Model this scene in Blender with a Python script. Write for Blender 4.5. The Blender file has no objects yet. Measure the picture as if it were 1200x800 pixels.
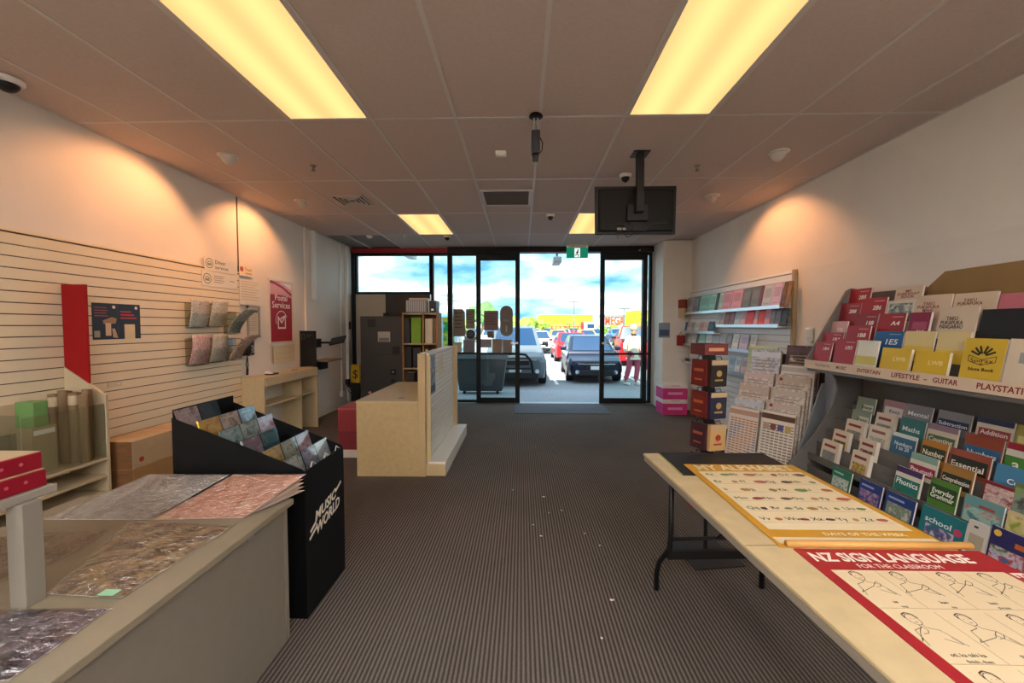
import bpy, bmesh, math, random
from mathutils import Vector, Matrix, Euler, noise
PI = math.pi
R = math.radians
random.seed(7)
S = bpy.context.scene
C = S.collection

# ------------------------------------------------------------------ camera
F = 470.0                      # focal length in pixels of the 1200x800 frame
CH = 1.48
YAW, PIT = R(1.34), R(2.2)
cam = bpy.data.cameras.new('camera'); cam.sensor_fit = 'HORIZONTAL'; cam.sensor_width = 36
cam.lens = F / 1200 * 36; cam.clip_start = .02; cam.clip_end = 600
camo = bpy.data.objects.new('camera', cam); C.objects.link(camo)
camo.location = (0, 0, CH); camo.rotation_euler = (PI/2 - PIT, 0, YAW)
S.camera = camo
S.view_settings.view_transform = 'Standard'; S.view_settings.look = 'None'
S.view_settings.gamma = 1; S.view_settings.use_curve_mapping = False
S.view_settings.exposure = 0.45

_fw = Vector((-math.sin(YAW)*math.cos(PIT), math.cos(YAW)*math.cos(PIT), -math.sin(PIT)))
_rt = Vector((math.cos(YAW), math.sin(YAW), 0)); _up = _rt.cross(_fw)
def ray(x, y): return _fw + _rt*((x-600)/F) - _up*((y-400)/F)
_O = Vector((0, 0, CH))
def onX(x, y, v): d = ray(x, y); return _O + d*(v/d.x)       # pixel -> point on the plane X = v
def onY(x, y, v): d = ray(x, y); return _O + d*(v/d.y)
def onZ(x, y, v): d = ray(x, y); return _O + d*((v-CH)/d.z)

# ------------------------------------------------------------------ world, sun
def lin(c):
    if isinstance(c, str):
        c = [int(c[i:i+2], 16)/255 for i in (0, 2, 4)]
    return tuple((v/12.92 if v <= .04045 else ((v+.055)/1.055)**2.4) for v in c)
W = bpy.data.worlds.new('world'); S.world = W; W.use_nodes = True
nt = W.node_tree; nt.nodes.clear()
def N(t, typ, **kw):
    n = t.nodes.new(typ)
    for k, v in kw.items():
        if k.startswith('i_'): n.inputs[k[2:].replace('_', ' ')].default_value = v
        else: setattr(n, k, v)
    return n
wo = N(nt, 'ShaderNodeOutputWorld'); bg = N(nt, 'ShaderNodeBackground'); bg.inputs['Strength'].default_value = 2.5
tc = N(nt, 'ShaderNodeTexCoord'); mp = N(nt, 'ShaderNodeMapping'); mp.inputs['Scale'].default_value = (2.2, 2.2, 7.5)
mp.inputs['Location'].default_value = (.35, 0, .2)
nz = N(nt, 'ShaderNodeTexNoise', i_Scale=1.7, i_Detail=7.0, i_Roughness=.55)
cr = N(nt, 'ShaderNodeValToRGB'); e = cr.color_ramp.elements
e[0].position = .40; e[0].color = (*lin('4c84a8'), 1)
e[1].position = .52; e[1].color = (*lin('9cbccd'), 1)
x = e.new(.60); x.color = (*lin('eef4f7'), 1)
x = e.new(.70); x.color = (*lin('62737d'), 1)
nt.links.new(tc.outputs['Generated'], mp.inputs['Vector']); nt.links.new(mp.outputs['Vector'], nz.inputs['Vector'])
nt.links.new(nz.outputs['Fac'], cr.inputs['Fac']); nt.links.new(cr.outputs['Color'], bg.inputs['Color'])
nt.links.new(bg.outputs[0], wo.inputs['Surface'])
sl = bpy.data.lights.new('sun', 'SUN'); sl.energy = 12; sl.angle = R(.6); sl.color = (1, .95, .86)
so = bpy.data.objects.new('sun', sl); C.objects.link(so); so.rotation_euler = (R(47), 0, R(-14)); so.location = (0, -10, 20)

TROFFER = (1.05, .63, .235)      # linear radiance of the warm ceiling light diffusers
FILL_PANEL = (18, 17.6, 17.8)   # stronger neutral panels out of view, added to brighten the room
SPOT_W = 32

# ------------------------------------------------------------------ materials
_m = {}
def M(col, rough=.55, metal=0, var=0, vs=8, bump=0, bs=60, spec=.5, key=None, emit=0, coat=0, stretch=None):
    k = key or (col, rough, metal, var, vs, bump, bs, spec, emit, coat, stretch)
    if k in _m: return _m[k]
    m = bpy.data.materials.new('mat_%d' % len(_m)); m.use_nodes = True
    t = m.node_tree; b = t.nodes['Principled BSDF']
    c = lin(col) if not (isinstance(col, tuple) and len(col) == 4) else col[:3]
    b.inputs['Base Color'].default_value = (*c, 1); b.inputs['Roughness'].default_value = rough
    b.inputs['Metallic'].default_value = metal; b.inputs['Specular IOR Level'].default_value = spec
    b.inputs['Coat Weight'].default_value = coat
    if emit:
        b.inputs['Emission Color'].default_value = (*c, 1); b.inputs['Emission Strength'].default_value = emit
    if var or bump:
        o = N(t, 'ShaderNodeTexCoord'); v = o.outputs['Object']
        if stretch:
            mpn = N(t, 'ShaderNodeMapping'); mpn.inputs['Scale'].default_value = stretch
            t.links.new(v, mpn.inputs['Vector']); v = mpn.outputs['Vector']
        if var:
            n = N(t, 'ShaderNodeTexNoise', i_Scale=float(vs), i_Detail=5.0)
            rp = N(t, 'ShaderNodeValToRGB'); q = rp.color_ramp.elements
            q[0].position = .3; q[1].position = .7
            q[0].color = (*[max(0, x*(1-var)) for x in c], 1); q[1].color = (*[min(1, x*(1+var)) for x in c], 1)
            t.links.new(v, n.inputs['Vector']); t.links.new(n.outputs['Fac'], rp.inputs['Fac'])
            t.links.new(rp.outputs['Color'], b.inputs['Base Color'])
        if bump:
            n = N(t, 'ShaderNodeTexNoise', i_Scale=float(bs), i_Detail=4.0)
            bp = N(t, 'ShaderNodeBump', i_Strength=float(bump), i_Distance=.01)
            t.links.new(v, n.inputs['Vector']); t.links.new(n.outputs['Fac'], bp.inputs['Height'])
            t.links.new(bp.outputs['Normal'], b.inputs['Normal'])
    _m[k] = m
    return m
def art(cols, scale=30, seed=0, kind='noise', rough=.4, stretch=(1, 1, 1), coat=0):
    """printed picture: patches of the given colours"""
    k = ('art', tuple(cols), scale, seed, kind, rough, stretch, coat)
    if k in _m: return _m[k]
    m = bpy.data.materials.new('print_%d' % len(_m)); m.use_nodes = True
    t = m.node_tree; b = t.nodes['Principled BSDF']; b.inputs['Roughness'].default_value = rough
    b.inputs['Coat Weight'].default_value = coat
    o = N(t, 'ShaderNodeTexCoord'); mpn = N(t, 'ShaderNodeMapping')
    mpn.inputs['Location'].default_value = (seed*1.37, seed*.71, seed*2.11); mpn.inputs['Scale'].default_value = stretch
    t.links.new(o.outputs['Object'], mpn.inputs['Vector'])
    if kind == 'noise':
        n = N(t, 'ShaderNodeTexNoise', i_Scale=float(scale), i_Detail=3.0, i_Distortion=.6); out = n.outputs['Fac']; lo, hi = .32, .68
    else:
        n = N(t, 'ShaderNodeTexVoronoi', i_Scale=float(scale)); sx = N(t, 'ShaderNodeSeparateColor')
        t.links.new(n.outputs['Color'], sx.inputs[0]); out = sx.outputs[0]; lo, hi = 0, 1
    t.links.new(mpn.outputs['Vector'], n.inputs['Vector'])
    rp = N(t, 'ShaderNodeValToRGB'); rp.color_ramp.interpolation = 'CONSTANT' if kind != 'noise' else 'LINEAR'
    q = rp.color_ramp.elements
    L = len(cols)
    for i, cc in enumerate(cols):
        p = lo + (hi-lo)*i/max(1, (L-1 if kind == 'noise' else L))
        el = q[i] if i < 2 else q.new(p)
        el.position = p; el.color = (*lin(cc), 1)
    t.links.new(out, rp.inputs['Fac']); t.links.new(rp.outputs['Color'], b.inputs['Base Color'])
    _m[k] = m
    return m
def clear(tint='ffffff', gloss=.06, rough=.02, wrinkle=0, ws=25, key='glass', stretch=(1, 1, 1), fres=True):
    k = ('clear', tint, gloss, rough, wrinkle, ws, key)
    if k in _m: return _m[k]
    m = bpy.data.materials.new('clear_%d' % len(_m)); m.use_nodes = True
    t = m.node_tree; t.nodes.clear()
    o = N(t, 'ShaderNodeOutputMaterial'); tr = N(t, 'ShaderNodeBsdfTransparent'); tr.inputs['Color'].default_value = (*lin(tint), 1)
    gl = N(t, 'ShaderNodeBsdfGlossy'); gl.inputs['Roughness'].default_value = rough
    mx = N(t, 'ShaderNodeMixShader')
    if fres:
        fr = N(t, 'ShaderNodeLayerWeight'); fr.inputs['Blend'].default_value = .5
        pw = N(t, 'ShaderNodeMath', operation='POWER'); pw.inputs[1].default_value = 5
        ad = N(t, 'ShaderNodeMath', operation='ADD', use_clamp=True); ad.inputs[1].default_value = gloss
        t.links.new(fr.outputs['Facing'], pw.inputs[0]); t.links.new(pw.outputs[0], ad.inputs[0]); t.links.new(ad.outputs[0], mx.inputs[0])
    else: mx.inputs[0].default_value = gloss
    if wrinkle:
        tcn = N(t, 'ShaderNodeTexCoord'); mpn = N(t, 'ShaderNodeMapping'); mpn.inputs['Scale'].default_value = stretch
        n = N(t, 'ShaderNodeTexNoise', i_Scale=float(ws), i_Detail=4.0, i_Distortion=1.2)
        bp = N(t, 'ShaderNodeBump', i_Strength=float(wrinkle), i_Distance=.02)
        t.links.new(tcn.outputs['Object'], mpn.inputs['Vector']); t.links.new(mpn.outputs['Vector'], n.inputs['Vector'])
        t.links.new(n.outputs['Fac'], bp.inputs['Height'])
        t.links.new(bp.outputs['Normal'], gl.inputs['Normal'])
    t.links.new(tr.outputs[0], mx.inputs[1]); t.links.new(gl.outputs[0], mx.inputs[2]); t.links.new(mx.outputs[0], o.inputs['Surface'])
    _m[k] = m
    return m
GLASS = clear('f3fbf9', .05)
ACRYL = clear('eef2f0', .10, .05, key='acrylic')
FILM = clear('ffffff', .34, .10, 1.0, 22, 'film', (1, 2.2, 1))
FILM2 = clear('ffffff', .36, .10, 1.0, 30, 'film2', (2.4, 1, 1))

def emis(col, s):
    k = ('em', col, s)
    if k in _m: return _m[k]
    m = bpy.data.materials.new('lit_%d' % len(_m)); m.use_nodes = True
    t = m.node_tree; t.nodes.clear(); o = N(t, 'ShaderNodeOutputMaterial'); q = N(t, 'ShaderNodeEmission')
    q.inputs['Color'].default_value = (*col, 1); q.inputs['Strength'].default_value = s
    t.links.new(q.outputs[0], o.inputs['Surface']); _m[k] = m
    return m

# ------------------------------------------------------------------ geometry helpers
class MB:
    def __init__(s): s.v = []; s.f = []
    def add(s, vs, fs):
        b = len(s.v); s.v += [Vector(v) for v in vs]; s.f += [[b+i for i in f] for f in fs]; return s
    def box(s, x0, x1, y0, y1, z0, z1, m=None):
        vs = [Vector((x, y, z)) for z in (z0, z1) for y in (y0, y1) for x in (x0, x1)]
        if m is not None: vs = [m @ v for v in vs]
        return s.add(vs, [(0, 2, 3, 1), (4, 5, 7, 6), (0, 1, 5, 4), (2, 6, 7, 3), (0, 4, 6, 2), (1, 3, 7, 5)])
    def prism(s, poly, ax, a0, a1):
        n = len(poly)
        def p(q, a): return {'x': (a, q[0], q[1]), 'y': (q[0], a, q[1]), 'z': (q[0], q[1], a)}[ax]
        return s.add([p(q, a0) for q in poly]+[p(q, a1) for q in poly],
                     [list(range(n)), list(range(2*n-1, n-1, -1))]+[(i, (i+1) % n, n+(i+1) % n, n+i) for i in range(n)])
    def tube(s, pts, r, n=8, cap=True):
        pts = [Vector(p) for p in pts]; rs = r if isinstance(r, (list, tuple)) else [r]*len(pts)
        rings = []; prev = None
        for i, p in enumerate(pts):
            d = (pts[min(i+1, len(pts)-1)]-pts[max(i-1, 0)]).normalized()
            if prev is None: a = d.orthogonal().normalized()
            else: a = (prev-d*prev.dot(d)).normalized()
            prev = a; b = d.cross(a)
            rings.append([p+(a*math.cos(2*PI*k/n)+b*math.sin(2*PI*k/n))*rs[i] for k in range(n)])
        vs = [v for g in rings for v in g]; fs = []
        for i in range(len(pts)-1):
            for k in range(n): fs.append((i*n+k, i*n+(k+1) % n, (i+1)*n+(k+1) % n, (i+1)*n+k))
        if cap: fs += [list(range(n-1, -1, -1)), list(range((len(pts)-1)*n, len(pts)*n))]
        return s.add(vs, fs)
    def cyl(s, p0, p1, r, r1=None, n=16): return s.tube([p0, p1], [r, r if r1 is None else r1], n)
    def lathe(s, prof, c=(0, 0, 0), n=20, m=None):
        vs = []; fs = []; c = Vector(c)
        for r, z in prof:
            for k in range(n):
                v = Vector((r*math.cos(2*PI*k/n), r*math.sin(2*PI*k/n), z))
                vs.append((m @ v if m is not None else v)+c)
        for i in range(len(prof)-1):
            for k in range(n): fs.append((i*n+k, i*n+(k+1) % n, (i+1)*n+(k+1) % n, (i+1)*n+k))
        fs += [list(range(n-1, -1, -1)), list(range((len(prof)-1)*n, len(prof)*n))]
        return s.add(vs, fs)
    def grid(s, fn, nu, nv):
        vs = [fn(i/nu, j/nv) for j in range(nv+1) for i in range(nu+1)]
        return s.add(vs, [(j*(nu+1)+i, j*(nu+1)+i+1, (j+1)*(nu+1)+i+1, (j+1)*(nu+1)+i) for j in range(nv) for i in range(nu)])
    def strip(s, pts, w, y=0.0):
        """flat polyline in the local XZ plane at depth y (line drawing)"""
        for a, b in zip(pts, pts[1:]):
            a = Vector(a); b = Vector(b); d = (b-a)
            if d.length < 1e-6: continue
            d.normalize(); nrm = Vector((-d.y, d.x))*w/2; e2 = d*w*.3
            q = [a-nrm-e2, b-nrm+e2, b+nrm+e2, a+nrm-e2]
            s.add([(p.x, y, p.y) for p in q], [(0, 1, 2, 3)])
        return s
    def build(s, name, mat, parent=None, world=True, smooth=False, bevel=0, flat=False):
        me = bpy.data.meshes.new(name)
        vs = s.v
        if parent is not None and world:
            inv = parent.matrix_basis.inverted(); vs = [inv @ v for v in vs]
        bm = bmesh.new(); bv = [bm.verts.new(v) for v in vs]
        for f in s.f:
            try: bm.faces.new([bv[i] for i in f])
            except ValueError: pass
        if not flat: bmesh.ops.recalc_face_normals(bm, faces=bm.faces)
        bm.to_mesh(me); bm.free()
        if smooth:
            me.polygons.foreach_set('use_smooth', [True]*len(me.polygons))
        for q in (mat if isinstance(mat, list) else [mat]): me.materials.append(q)
        o = bpy.data.objects.new(name, me); C.objects.link(o)
        if parent is not None: o.parent = parent
        if bevel:
            b = o.modifiers.new('bevel', 'BEVEL'); b.width = bevel; b.segments = 2; b.limit_method = 'ANGLE'
        return o
def B(name, mat, parent, x0, x1, y0, y1, z0, z1, **k): return MB().box(x0, x1, y0, y1, z0, z1).build(name, mat, parent, **k)
def tag(o, label, cat, group=None):
    o['label'] = label; o['category'] = cat
    if group: o['group'] = group
    return o
def T(name, label, cat, loc=(0, 0, 0), rot=(0, 0, 0), group=None):
    o = bpy.data.objects.new(name, None); C.objects.link(o); o.empty_display_size = .05
    o.location = loc; o.rotation_euler = rot if not isinstance(rot, (int, float)) else (0, 0, rot)
    o.matrix_basis = Matrix.Translation(o.location) @ o.rotation_euler.to_matrix().to_4x4()
    return tag(o, label, cat, group)
def struct(o): o['kind'] = 'structure'; return o
_txt = {}
TS = bpy.data.scenes.new('lettering_bench')      # scratch scene where lettering is turned into meshes; removed at the end
def text(s, parent, loc, h, mat, w=None, rot=(PI/2, 0, 0), align='CENTER', bold=0, shear=0, name='lettering', sp=1.0):
    """flat lettering, h = height of a capital; x runs along the local x of the parent"""
    k = (s, align, bold, shear, sp)
    if k not in _txt:
        cu = bpy.data.curves.new('txt', 'FONT'); cu.body = s; cu.size = 1; cu.align_x = align; cu.align_y = 'CENTER'
        cu.offset = bold; cu.shear = shear; cu.resolution_u = 2; cu.extrude = .002; cu.space_line = .8; cu.space_character = sp
        to = bpy.data.objects.new('txt', cu); TS.collection.objects.link(to)
        TS.view_layers[0].update(); dg = TS.view_layers[0].depsgraph; me = bpy.data.meshes.new_from_object(to.evaluated_get(dg))
        bpy.data.objects.remove(to); bpy.data.curves.remove(cu)
        xs = [v.co.x for v in me.vertices] or [0, 1]
        _txt[k] = (me, max(xs)-min(xs))
    me, tw = _txt[k]
    me2 = me.copy(); me2.materials.clear(); me2.materials.append(mat); me2.name = name
    sc = h/.7; sx = sc if w is None else w/tw
    for v in me2.vertices: v.co = (v.co.x*sx, v.co.y*sc, v.co.z*.1)
    o = bpy.data.objects.new(name, me2); C.objects.link(o); o.parent = parent; o.location = loc; o.rotation_euler = rot
    return o
def disc(c, r, n=20): return [(c[0]+r*math.cos(2*PI*i/n), c[1]+r*math.sin(2*PI*i/n)) for i in range(n)]
def plate(poly, y, mat, parent, name, t=.0006):
    """thin flat print on a local XZ face that looks to -Y"""
    return MB().prism(poly, 'y', y-t, y).build(name, mat, parent, world=False)
def rect(x0, x1, z0, z1): return [(x0, z0), (x1, z0), (x1, z1), (x0, z1)]

# ------------------------------------------------------------------ common materials
WALL = M('e6dfd4', .7, var=.03, vs=2.5, bump=.05, bs=90)
BOARD = M('e4d8c0', .55, var=.025, vs=3)
SLAT = M('ebdcbc', .45, var=.03, vs=3)
GROOVE = M('5b4a35', .8)
TILE = M('cebcb2', .9, var=.04, vs=40, bump=.25, bs=220)
BAR = M('d2cbc4', .45)
WHITE = M('eeece6', .5)
BLACK = M('0d0d0e', .45)
FRAME = M('131417', .5, spec=.3)
LAM = M('d8c39a', .4, var=.06, vs=30, bump=0)
GREYL = M('b0a698', .5, var=.03, vs=20)
STEEL = M('c9cbcc', .3, metal=.9)
PAPER = M('efe6d4', .7)
CARD = M('a88150', .8, var=.05, vs=12, bump=.1, bs=50)
CARDL = M('bfa37c', .8, var=.05, vs=12, bump=.1, bs=50)
INK = M('231f1e', .6)

XL, XR, YF, YB, H = -3.29, 2.97, 7.72, -5.2, 2.97
# ------------------------------------------------------------------ floor (ribbed carpet)
cm = bpy.data.materials.new('carpet'); cm.use_nodes = True; t = cm.node_tree; b = t.nodes['Principled BSDF']
b.inputs['Roughness'].default_value = .95; b.inputs['Specular IOR Level'].default_value = .15
o = N(t, 'ShaderNodeTexCoord'); wv = N(t, 'ShaderNodeTexWave', i_Scale=15.2, i_Distortion=.35, i_Detail=1.0, i_Detail_Scale=3.0)
nz1 = N(t, 'ShaderNodeTexNoise', i_Scale=210.0, i_Detail=2.0); nz2 = N(t, 'ShaderNodeTexNoise', i_Scale=1.3, i_Detail=3.0)
t.links.new(o.outputs['Object'], wv.inputs['Vector']); t.links.new(o.outputs['Object'], nz1.inputs['Vector']); t.links.new(o.outputs['Object'], nz2.inputs['Vector'])
mm = N(t, 'ShaderNodeMath', operation='MULTIPLY'); t.links.new(wv.outputs['Fac'], mm.inputs[0]); t.links.new(nz1.outputs['Fac'], mm.inputs[1])
rp = N(t, 'ShaderNodeValToRGB'); q = rp.color_ramp.elements
q[0].position = .0; q[0].color = (*lin('4a433e'), 1); q[1].position = .62; q[1].color = (*lin('968b82'), 1)
t.links.new(mm.outputs[0], rp.inputs['Fac'])
mx = N(t, 'ShaderNodeMix', data_type='RGBA', blend_type='MULTIPLY'); mx.inputs['Factor'].default_value = .35
t.links.new(rp.outputs['Color'], mx.inputs['A']); t.links.new(nz2.outputs['Fac'], mx.inputs['B']); t.links.new(mx.outputs['Result'], b.inputs['Base Color'])
bp = N(t, 'ShaderNodeBump', i_Strength=.6, i_Distance=.010); t.links.new(mm.outputs[0], bp.inputs['Height']); t.links.new(bp.outputs['Normal'], b.inputs['Normal'])
struct(B('floor', cm, None, XL-.1, XR+.1, YB-.1, 7.86, -.05, 0))

# ------------------------------------------------------------------ ceiling: tiles + grid bars
ceil = struct(B('ceiling', M('8f857d', .9), None, XL-.1, XR+.1, YB-.1, YF+.1, H+.02, H+.12))
bx = [XL] + [.13+.605*k for k in range(-5, 5)] + [XR]
by = [YB] + [2.93+1.213*k for k in range(-6, 4)] + [YF]
LIGHTS = [(3, 1.717), (7, 1.717), (3, 5.356), (7, 5.356), (3, -1.922), (7, -1.922), (1, -1.922), (9, -1.922), (5, -1.922),
          (3, -4.348), (7, -4.348), (1, -4.348), (9, -4.348)]  # entries with negative y are unseen panels added as fill light
tile_me = {}
for i in range(len(bx)-1):
    for j in range(len(by)-1):
        w = bx[i+1]-bx[i]; d = by[j+1]-by[j]
        if w < .05 or d < .05: continue
        if any(abs(by[j]-ly) < .02 and i == li for li, ly in LIGHTS): continue
        k = (round(w, 3), round(d, 3))
        if k not in tile_me:
            tile_me[k] = MB().box(.006, w-.006, .006, d-.006, 0, .016).build('ceiling_tile', TILE).data
            bpy.data.objects.remove(bpy.data.objects['ceiling_tile'])
        o = bpy.data.objects.new('ceiling_tile', tile_me[k]); C.objects.link(o); o.parent = ceil; o.location = (bx[i], by[j], H+.002)
for x in bx[1:-1]:
    B('ceiling_bar', BAR, ceil, x-.012, x+.012, YB, YF, H-.002, H+.02)
for y in by[1:-1]:
    B('ceiling_bar', BAR, ceil, XL, XR, y-.010, y+.010, H-.0012, H+.0195)
# wall angle
B('ceiling_bar', BAR, ceil, XL, XL+.02, YB, YF, H-.001, H+.019); B('ceiling_bar', BAR, ceil, XR-.02, XR, YB, YF, H-.001, H+.019)

# ------------------------------------------------------------------ walls
wl = struct(B('wall_left', WALL, None, XL-.12, XL, YB, YF+.1, 0, H))
wr = struct(B('wall_right', WALL, None, XR, XR+.12, YB, YF+.1, 0, H))
struct(B('wall_back', WALL, None, XL, XR, YB-.12, YB, 0, H))
# slatwall on the left wall
B('backing_board', GROOVE, wl, XL, XL+.008, .2, 4.60, .03, 2.1)
B('top_rail', SLAT, wl, XL, XL+.022, .2, 4.60, 2.088, 2.108)
sm = None
for k in range(28):
    z = 2.083-.0745*(k+1)
    if z < .02: break
    if sm is None:
        sm = MB().box(0, .013, .2, 4.60, 0, .0675).build('slat', SLAT); sm.data.name = 'slat'
        o = sm
    else:
        o = bpy.data.objects.new('slat', sm.data); C.objects.link(o)
    o.parent = wl; o.location = (XL+.0075, 0, z)
# right wall card slatwall
WSLAT = M('e6e6e2', .4, var=.02)
WGR = M('8b8a86', .7)
Y0, Y1 = 4.44, 7.09
B('backing_board', WGR, wr, XR-.008, XR, Y0, Y1, .03, 2.07)
B('top_rail', WHITE, wr, XR-.03, XR, Y0, Y1, 2.055, 2.085); B('end_strip', M('b79b72', .5), wr, XR-.04, XR, Y0-.035, Y0, .03, 2.09)
sm = None
for k in range(28):
    z = 2.052-.0745*(k+1)
    if z < .02: break
    if sm is None:
        o = sm = MB().box(-.013, 0, Y0, Y1, 0, .068).build('slat', WSLAT)
    else:
        o = bpy.data.objects.new('slat', sm.data); C.objects.link(o)
    o.parent = wr; o.location = (XR-.0075, 0, z)
B('wall_board', M('e3dcd1', .65, var=.03, vs=2), wr, XR-.004, XR, .3, Y0-.04, .1, 2.078)
# joints and conduits on the left wall
tr = MB(); tr.box(XL, XL+.004, 4.605, 4.622, 0, H); struct(tr.build('trim_1', GROOVE))
struct(MB().box(XL, XL+.03, 6.02, 6.06, 0, H).build('trim_2', WALL)); struct(MB().box(XL, XL+.045, 6.24, 6.31, 1.9, H).build('trim_3', WHITE))
struct(MB().box(XL, XL+.05, 7.44, 7.50, 0, H).build('trim_4', WHITE))
struct(B('baseboard_left', BOARD, None, XL, XL+.015, 4.63, 7.44, 0, .1))
# column by the door
struct(B('wall_column', WALL, None, 2.475, XR, 7.10, YF+.1, 0, H))

# ------------------------------------------------------------------ storefront
YW = 7.70
wf = struct(B('wall_front', M('2b2b2e', .6), None, XL, 2.475, YW, YW+.14, 2.88, H+.02))
B('red_soffit', M('a81f2e', .5), wf, XL, -1.40, YW-.012, YW, 2.885, H)
B('door_track_cover', FRAME, wf, -1.40, 2.47, YW-.10, YW, 2.87, H)
struct(B('facade', M('d9d6d0', .8), None, -9, 9, YW+.0, YW+.3, H+.13, 4.7))
struct(B('roof', M('8c8c8c', .8), None, -9, 9, YB-.3, YW, H+.5, H+.7))
def window(n, x0, x1, z0, z1, rail=None, st=.05, y=YW+.04):
    w = T('window_%d' % n, '', '', ((x0+x1)/2, y, z0)); del w['label']; del w['category']; struct(w)
    m = MB(); m.box(x0, x0+st, y-.04, y+.04, z0, z1).box(x1-st, x1, y-.04, y+.04, z0, z1).box(x0+st, x1-st, y-.04, y+.04, z1-st, z1).box(x0+st, x1-st, y-.04, y+.04, z0, z0+st)
    if rail: m.box(x0+st, x1-st, y-.03, y+.03, rail-.02, rail+.02)
    m.build('window_frame', FRAME, w)
    zs = [z0+st] + ([rail-.02, rail+.02] if rail else []) + [z1-st]
    for a, b in zip(zs[::2], zs[1::2]): B('pane', GLASS, w, x0+st, x1-st, y-.004, y+.004, a, b)
    return w
window(1, -3.22, -1.72, 2.09, 2.88)
struct(B('wall_infill', M('c4b7a2', .7), None, XL, -2.62, YW+.0, YW+.1, 0, 2.09)); B('dark_panel', M('26211f', .35), bpy.data.objects['wall_infill'], -2.62, -1.76, YW, YW+.08, 0, 2.09)
B('side_frame', FRAME, bpy.data.objects['wall_infill'], -3.262, -3.20, YW-.05, YW+.0, 0, 2.88)
window(2, -1.74, -1.37, 0, 2.88)
window(3, -1.38, -.79, 0, 2.88, rail=.953, y=YW+.04)
window(4, 2.30, 2.475, 0, 2.88, rail=.953, y=YW+.04)
def slider(n, x0, x1, hand):
    y = YW-.055
    d = T('door_%d' % n, '', '', ((x0+x1)/2, y, 0)); del d['label']; del d['category']; struct(d)
    s = .085; m = MB()
    m.box(x0, x0+s, y-.02, y+.02, .01, 2.868).box(x1-s, x1, y-.02, y+.02, .01, 2.868).box(x0+s, x1-s, y-.02, y+.02, 2.72, 2.868).box(x0+s, x1-s, y-.02, y+.02, .01, .11)
    m.box(x0+s, x1-s, y-.015, y+.015, .933, .973); m.build('door_frame', FRAME, d)
    B('pane', GLASS, d, x0+s, x1-s, y-.004, y+.004, .11, .933); B('pane', GLASS, d, x0+s, x1-s, y-.004, y+.004, .973, 2.72)
    hx = x1-.10 if hand > 0 else x0+.10
    MB().box(hx-.07, hx+.07, y-.055, y-.035, 1.14, 1.175).box(hx-.02, hx+.02, y-.036, y-.018, 1.145, 1.17).build('door_handle', STEEL, d)
    return d
slider(1, -.86, -.03, 1); slider(2, 1.485, 2.37, -1)
struct(B('threshold', M('8f9497', .4, metal=.6), None, -1.4, 2.47, YW-.10, YW+.1, 0, .008))
# notices stuck on the glass
def notice(name, label, px, col, y=YW-.062, poly=None, extra=None, grp=None):
    x0, y0, x1, y1 = px; a = onY(x0, y0, y); c = onY(x1, y1, y)
    w, h = (c.x-a.x), (a.z-c.z)
    t = T(name, label, 'notice', ((a.x+c.x)/2, y, c.z), group=grp)
    p = poly(w, h) if poly else rect(-w/2, w/2, 0, h)
    plate(p, 0, col, t, 'sheet', .0012)
    m = MB()
    if extra != 'none':
        for k in range(5): m.strip([(-w*.35, h*(.85-.13*k)), (w*(.3-.1*(k % 2)), h*(.85-.13*k))], h*.03, -.002)
        m.build('print_lines', extra or M('4b423b', .6), t, world=False, flat=True)
    return t
NB = M('8d8175', .7); ND = M('6f655d', .7); NM = M('84686a', .7)
yf = YW+.03
notice('window_notice', 'grey notice with a clipped corner taped beside the sliding door', (531, 362, 545, 394), NB, yf, lambda w, h: [(-w/2, 0), (w/2, 0), (w/2, h*.88), (w*.3, h), (-w/2, h)])
notice('window_notice', 'square-topped grey notice above the round black sticker on the glass', (546, 362, 556.5, 385), NB, yf)
notice('window_notice', 'pinkish grey notice with two columns on the sliding door glass', (567, 364, 584, 387), NM)
pill = lambda w, h: [(w/2*math.cos(a), h-w/2+w/2*math.sin(a)) for a in [PI*i/10 for i in range(11)]]+[(w/2*math.cos(a), w/2+w/2*math.sin(a)) for a in [PI+PI*i/10 for i in range(11)]]
nt_ = notice('window_notice', 'tall pill-shaped grey sticker beside the door handle', (586, 358, 601, 394), M('77736e', .6), poly=pill, extra='none')
text('A', nt_, (0, -.003, .43), .10, M('9a5f58', .6)); text('PULL', nt_, (0, -.003, .30), .04, M('b5aea6', .6), w=.12); plate([(-.015, .09), (.015, .09), (.015, .2), (-.015, .2)], -.0012, M('b5aea6', .6), nt_, 'arrow')
nr = notice('window_sticker', 'round black sticker on the glass under a grey notice', (546, 386, 557, 397), BLACK, yf-.004, lambda w, h: [(w/2*math.cos(2*PI*i/24), h/2+h/2*math.sin(2*PI*i/24)) for i in range(24)], M('77736e', .6))
notice('window_notice', 'small brown square sticker low on the sliding door', (571, 388, 579, 396), M('7a6552', .7))
notice('window_notice', 'speckled purple grey poster above the glass rail beside the door', (543, 398, 556.5, 413), art(['6c6470', '8b8189', '55505c'], 60, 1), yf, extra='none')
notice('window_notice', 'narrow purple grey leaflet above the rail of the sliding door', (562, 397, 576, 407), art(['6c6470', '8b8189', '55505c'], 60, 2), extra='none')
notice('window_notice', 'plain tan sheet above the rail of the sliding door', (577, 397, 588.5, 413), M('9a8672', .7), extra='none')
notice('window_notice', 'tan sheet tucked under the sliding door handle', (589, 398, 600, 413), M('8e7f70', .7), extra='none')
notice('window_notice', 'pale cream sheet above the rail at the fixed glass edge', (530, 401, 541, 413), M('d5c9a4', .7), yf, extra='none')
nb = notice('wall_notice', 'small blue and grey framed notice on the column by the door', (772, 378, 785, 395.5), M('8d97a6', .5), 7.098, extra='none')
plate(rect(-.085, .085, .03, .14), -.0012, M('3f4f72', .5), nb, 'blue_block')

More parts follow.
